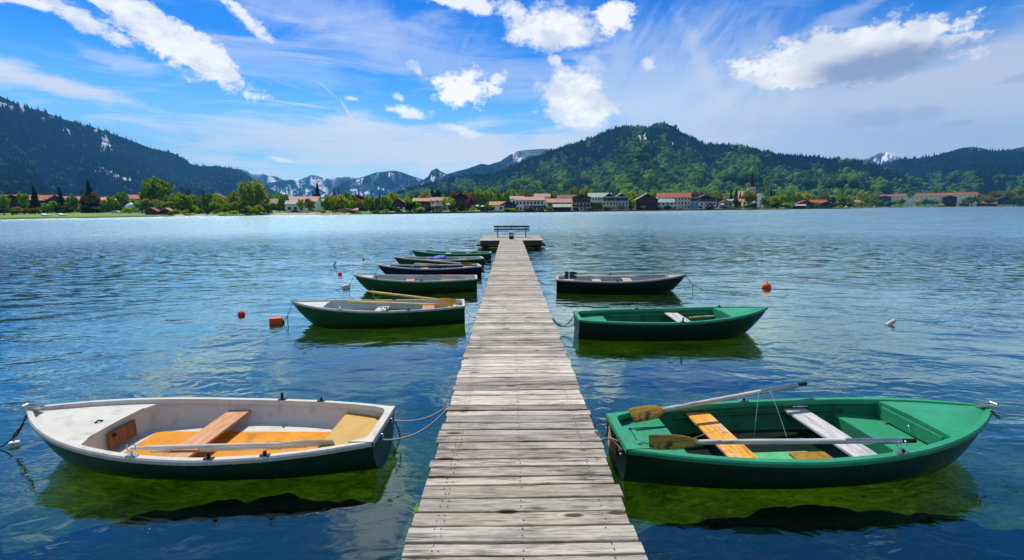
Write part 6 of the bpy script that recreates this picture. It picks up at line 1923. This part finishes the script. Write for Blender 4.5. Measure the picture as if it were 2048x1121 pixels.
# left lawn
for a in [(66, 373, 9, 'conifer', 'bk', 3), (118, 376, 8, 'conifer', 'bk', 3), (175, 364, 12, 'conifer', 'bk', 3), (163, 380, 5, 'conifer', 'bk', 3), (178, 382, 15, 'broad', 'br', 3), (82, 399, 6, 'oval', 'dg', 3),
          (92, 402, 15, 'bush', 'bg', 3), (114, 401, 15, 'broad', 'g', 3), (138, 402, 16, 'bush', 'g', 3), (163, 401, 17, 'bush', 'pg', 3), (190, 404, 15, 'bush', 'ol', 3), (210, 399, 10, 'broad', 'ol', 3),
          (30, 410, 12, 'bush', 'ol', 2), (46, 411, 15, 'bush', 'br', 2), (68, 413, 13, 'bush', 'br', 2), (-20, 405, 24, 'bush', 'dg', 2), (222, 389, 11, 'oval', 'g', 3), (243, 378, 11, 'oval', 'g', 3), (205, 400, 8, 'bush', 'g', 3),
          (44, 383, 9, 'broad', 'g', 3), (6, 388, 9, 'broad', 'g', 3), (141, 387, 9, 'broad', 'g', 3), (258, 411, 13, 'bush', 'yg', 2), (282, 400, 12, 'broad', 'g', 2), (291, 388, 8, 'oval', 'ol', 3), (232, 404, 9, 'bush', 'g', 3),
          (313, 352, 27, 'broad', 'g', 3), (296, 370, 14, 'broad', 'g', 3), (299, 396, 16, 'broad', 'ol', 2), (335, 364, 9, 'bare', 'br', 3), (327, 400, 16, 'bush', 'g', 1), (345, 384, 15, 'broad', 'g', 2), (358, 372, 11, 'bare', 'br', 2), (372, 363, 13, 'bare', 'br', 2), (383, 372, 9, 'bare', 'br', 2),
          (364, 385, 20, 'broad', 'g', 1), (352, 395, 18, 'broad', 'ol', 1), (386, 404, 12, 'bush', 'yg', 1), (380, 388, 13, 'broad', 'ol', 2), (402, 368, 6, 'bare', 'br', 1), (397, 376, 7, 'bare', 'br', 2), (398, 414, 8, 'bush', 'g', 0), (414, 383, 12, 'oval', 'g', 2), (421, 393, 12, 'broad', 'ol', 2),
          (431, 402, 13, 'broad', 'g', 1), (445, 394, 14, 'broad', 'ol', 2), (456, 405, 11, 'broad', 'g', 1), (470, 382, 13, 'broad', 'ol', 2), (477, 398, 14, 'broad', 'ol', 1), (466, 420, 9, 'bush', 'yg', 0), (492, 361, 18, 'willow', 'pg', 1), (513, 362, 20, 'willow', 'pg', 1), (527, 388, 12, 'willow', 'g', 1), (503, 384, 15, 'willow', 'g', 1),
          (500, 408, 11, 'bush', 'yg', 0), (518, 404, 10, 'bush', 'yg', 0), (535, 398, 11, 'bush', 'g', 0), (487, 412, 9, 'bush', 'dg', 0), (541, 385, 10, 'broad', 'g', 3),
          # centre left
          (566, 385, 11, 'oval', 'g', 2), (575, 381, 8, 'bare', 'br', 3), (558, 397, 7, 'oval', 'yg', 2), (601, 394, 8, 'oval', 'yg', 1), (616, 395, 9, 'oval', 'ol', 1), (634, 366, 9, 'conifer', 'bk', 3), (626, 384, 5, 'conifer', 'bk', 3), (668, 378, 5, 'conifer', 'bk', 3), (677, 379, 5, 'conifer', 'bk', 3),
          (648, 397, 8, 'oval', 'g', 1), (657, 388, 10, 'oval', 'yg', 1), (667, 388, 10, 'oval', 'ol', 2), (681, 388, 13, 'broad', 'yg', 1), (691, 379, 9, 'oval', 'g', 3), (697, 399, 11, 'broad', 'bg', 1), (707, 388, 8, 'broad', 'ol', 3), (716, 397, 8, 'broad', 'ol', 1), (729, 380, 6, 'bare', 'br', 0), (738, 387, 11, 'oval', 'yg', 1),
          (725, 400, 9, 'broad', 'ol', 2), (744, 383, 4, 'conifer', 'bk', 3), (754, 391, 6, 'oval', 'g', 1), (759, 386, 4, 'conifer', 'bk', 3), (764, 388, 6, 'oval', 'yg', 1), (774, 387, 11, 'oval', 'yg', 1), (782, 388, 4, 'conifer', 'bk', 3), (780, 408, 10, 'bush', 'bk', 1), (793, 413, 7, 'bush', 'dg', 0), (811, 394, 10, 'broad', 'yg', 2), (817, 387, 10, 'broad', 'g', 3),
          (820, 398, 9, 'bush', 'bk', 0), (832, 401, 9, 'broad', 'g', 1), (841, 411, 9, 'bush', 'wh', 0), (855, 406, 10, 'bush', 'dg', 1), (851, 381, 14, 'broad', 'ol', 3), (872, 391, 12, 'broad', 'yg', 3), (864, 373, 7, 'conifer', 'dg', 3), (872, 379, 12, 'broad', 'bk', 3), (885, 381, 9, 'bare', 'br', 3), (890, 394, 9, 'broad', 'yg', 2),
          (900, 395, 10, 'broad', 'yg', 1), (908, 380, 9, 'broad', 'rd', 3), (919, 409, 9, 'bush', 'dg', 0), (924, 400, 6, 'bush', 'dg', 0), (928, 411, 7, 'bush', 'g', 0), (941, 391, 11, 'oval', 'mr', 1), (933, 380, 9, 'broad', 'ol', 3), (942, 383, 7, 'broad', 'rd', 3), (954, 375, 12, 'broad', 'yg', 3), (965, 386, 11, 'broad', 'ol', 3), (970, 389, 9, 'bare', 'br', 3),
          (978, 377, 11, 'broad', 'yg', 3), (996, 378, 8, 'oval', 'g', 3), (1008, 383, 8, 'broad', 'yg', 3), (1025, 377, 12, 'broad', 'yg', 3), (975, 406, 9, 'bush', 'g', 0), (964, 415, 5, 'bush', 'dg', 0), (1051, 377, 12, 'broad', 'ol', 3), (1083, 376, 7, 'oval', 'g', 3), (1100, 382, 11, 'broad', 'g', 3), (1092, 392, 8, 'broad', 'ol', 3), (1117, 386, 8, 'broad', 'mr', 3), (1088, 404, 5, 'bush', 'dg', 1),
          # centre
          (1150, 373, 12, 'broad', 'ol', 3), (1173, 370, 11, 'broad', 'ol', 3), (1185, 377, 10, 'broad', 'g', 3), (1163, 380, 9, 'broad', 'yg', 3), (1132, 383, 8, 'broad', 'g', 3), (1098, 412, 7, 'bush', 'ol', 0), (1152, 416, 6, 'bush', 'dg', 0), (1213, 411, 7, 'bush', 'ol', 0), (1184, 415, 6, 'bush', 'g', 0), (1250, 378, 12, 'broad', 'yg', 3), (1264, 380, 10, 'broad', 'yg', 3), (1260, 391, 11, 'oval', 'yg', 1),
          (1272, 380, 9, 'bare', 'br', 3), (1285, 384, 9, 'bare', 'br', 2), (1298, 380, 5, 'conifer', 'bk', 3), (1313, 378, 13, 'broad', 'bg', 3), (1300, 400, 9, 'bare', 'br', 1), (1290, 408, 8, 'bush', 'dg', 1), (1303, 407, 8, 'bush', 'ol', 0), (1318, 411, 8, 'bush', 'g', 0), (1334, 409, 8, 'bush', 'bk', 0), (1352, 397, 10, 'broad', 'ol', 1), (1345, 412, 6, 'bush', 'dg', 0), (1364, 382, 6, 'broad', 'ol', 3),
          (1380, 386, 9, 'broad', 'g', 3), (1395, 383, 7, 'broad', 'mr', 3), (1407, 384, 6, 'broad', 'mr', 3), (1423, 390, 7, 'broad', 'yg', 2), (1436, 394, 9, 'broad', 'mr', 2), (1462, 384, 6, 'conifer', 'bk', 3), (1473, 378, 7, 'conifer', 'bk', 3), (1481, 385, 5, 'conifer', 'bk', 3), (1472, 390, 5, 'oval', 'dg', 0), (1474, 401, 5, 'bush', 'dg', 0),
          (1500, 379, 12, 'broad', 'ol', 0), (1508, 401, 7, 'bush', 'bk', 0), (1482, 410, 6, 'bush', 'g', 0), (1514, 413, 7, 'bush', 'yg', 0), (1530, 392, 8, 'oval', 'g', 0), (1543, 380, 7, 'conifer', 'bk', 3), (1549, 384, 6, 'conifer', 'bk', 3), (1556, 389, 18, 'broad', 'yg', 0), (1536, 403, 7, 'bush', 'g', 0), (1573, 382, 13, 'broad', 'g', 2), (1586, 389, 8, 'broad', 'g', 3), (1574, 405, 9, 'broad', 'bg', 0), (1583, 401, 7, 'bush', 'g', 1),
          (1560, 383, 10, 'broad', 'g', 3), (1614, 384, 13, 'broad', 'yg', 3), (1604, 392, 7, 'broad', 'ol', 3), (1633, 405, 5, 'bush', 'ol', 1), (1650, 389, 10, 'broad', 'g', 3), (1665, 392, 7, 'oval', 'dg', 3), (1688, 391, 10, 'broad', 'g', 1), (1675, 394, 8, 'broad', 'dg', 3), (1700, 404, 6, 'bush', 'dg', 1),
          # right
          (1712, 402, 8, 'bush', 'ol', 1), (1732, 393, 8, 'broad', 'g', 1), (1724, 403, 9, 'broad', 'ol', 0), (1745, 393, 7, 'oval', 'g', 1), (1755, 399, 9, 'broad', 'g', 0), (1742, 405, 7, 'bush', 'ol', 0), (1782, 401, 9, 'broad', 'g', 0), (1803, 395, 8, 'oval', 'yg', 0), (1797, 409, 9, 'bush', 'bg', 0), (1837, 400, 8, 'broad', 'yg', 0), (1852, 397, 9, 'broad', 'g', 0), (1868, 399, 9, 'broad', 'g', 0), (1880, 405, 8, 'bush', 'wh', 0),
          (1820, 381, 9, 'broad', 'g', 3), (1840, 384, 8, 'broad', 'ol', 3), (1862, 382, 9, 'broad', 'g', 3), (1880, 381, 9, 'broad', 'rd', 3), (1896, 380, 9, 'broad', 'g', 3), (1910, 378, 10, 'broad', 'bg', 3), (1926, 380, 10, 'broad', 'yg', 3), (1938, 393, 9, 'broad', 'g', 1), (1946, 391, 9, 'broad', 'g', 0), (1928, 404, 9, 'bush', 'dg', 0), (1956, 383, 12, 'broad', 'ol', 2), (1968, 384, 7, 'conifer', 'bk', 3), (1978, 392, 13, 'broad', 'ol', 1),
          (1972, 386, 9, 'bare', 'br', 2), (1990, 382, 12, 'broad', 'br', 3), (2005, 386, 13, 'broad', 'ol', 3), (2020, 380, 12, 'broad', 'g', 3), (2034, 374, 16, 'broad', 'ol', 2), (2030, 396, 10, 'broad', 'dg', 0), (2044, 388, 12, 'broad', 'g', 0), (2050, 370, 17, 'broad', 'g', 2), (2075, 368, 18, 'broad', 'ol', 2), (2066, 392, 14, 'broad', 'g', 0)]:
    t(*a)
rr2 = random.Random(77)
for px0_, px1_, n_ in ((330, 545, 14), (640, 860, 12), (890, 1100, 10), (1140, 1440, 16), (1440, 1740, 14)):
    for k in range(n_):
        px = px0_ + (px1_ - px0_) * (k + rr2.uniform(0.1, 0.9)) / n_
        yb_ = float(np.interp(px, [s_[0] for s_ in SHORE], [s_[1] for s_ in SHORE]))
        tree(px, yb_ - rr2.uniform(6, 14) * (0.8 if px > 1400 else 1) - (6 if px < 560 else 0), rr2.uniform(5, 9), rr2.choice(['bush', 'bush', 'broad']), rr2.choice(['g', 'dg', 'ol', 'yg', 'bg', 'dg']), 0)
for px0_, px1_, n_ in ((770, 1130, 12), (1130, 1460, 12), (1590, 1760, 8), (330, 560, 6)):
    for k in range(n_):
        px = px0_ + (px1_ - px0_) * (k + rr2.uniform(0.1, 0.9)) / n_
        tree(px, 386 + rr2.uniform(-5, 6), rr2.uniform(8, 12), rr2.choice(['broad', 'oval']), rr2.choice(['g', 'yg', 'ol', 'yg', 'bg']), 3)
place_trees()
# clipped hedge on the hotel lawn
HD_ = shore_D(1190) + 6
q0 = at_d(1175, 412, HD_); q1 = at_d(1205, 414, HD_)
leafy = leaf_mesh('hedge', [(rnd.uniform(-1, 1), rnd.uniform(-.5, .5), rnd.uniform(0, 1) ** 0.6) for _ in range(3000)], 0.05, 9)
hg = link('hedge', leafy, None, tree_leaf, (0.13, 0.26, 0.02)); hg.location = ((q0.x + q1.x) / 2, HD_, gz(q0.x, HD_)); hg.scale = ((q1.x - q0.x) / 2, 3, zpix(1190, 405.5, HD_) - gz(q0.x, HD_))
tag(hg, 'clipped bright green hedge before the white balcony hotel', 'hedge')

# woods filling the gaps behind the town and along the foot of the mountains
items = []
for k in range(2600):
    px = rnd.uniform(-60, 2120); sD = shore_D(px)
    D = sD + rnd.uniform(150, 420) * (1 if sD < 600 else 1.2)
    q = at_d(px, 400, D); z0 = gz(q.x, D)
    h = rnd.uniform(5, 9) + (3 if px > 760 else 0); w = h * rnd.uniform(0.7, 1.0)
    kind = 1 if rnd.random() < 0.25 else 0
    g = rnd.uniform(0.7, 1.3)
    cl = (0.02 * g, 0.045 * g, 0.018 * g) if kind else rnd.choice([(0.09 * g, 0.15 * g, 0.02 * g), (0.14 * g, 0.19 * g, 0.02 * g), (0.05 * g, 0.10 * g, 0.02 * g)])
    items.append((q.x, D, z0 - 0.5, h, w * (0.5 if kind else 1), kind, cl))
forest_mesh('woodland', 'woods and gardens behind the lakeside town', items, 12)
# a sprig of green weed at the jetty edge
q = at_z(822, 1022, 0.48)
m = MB()
for k in range(12):
    a = rnd.uniform(0, 6.28); l = rnd.uniform(0.02, 0.05); c0 = Vector((PX0 - 0.012, q.y + rnd.uniform(-0.02, 0.02), 0.50 + rnd.uniform(-0.03, 0.02)))
    d = Vector((-abs(math.cos(a)) * l, math.sin(a) * l, rnd.uniform(0, 0.03))); s_ = Vector((d.y, -d.x, 0)).normalized() * 0.006
    m.add([c0, c0 + d * 0.5 + s_, c0 + d, c0 + d * 0.5 - s_], [(0, 1, 2, 3)])
m.build('weed_sprig', paint('sprig_green', (0.20, 0.35, 0.01), 0.6, 0.2, 20)); tag(bpy.data.objects['weed_sprig'], 'small yellow-green sprig growing at the left edge of the jetty', 'plant')
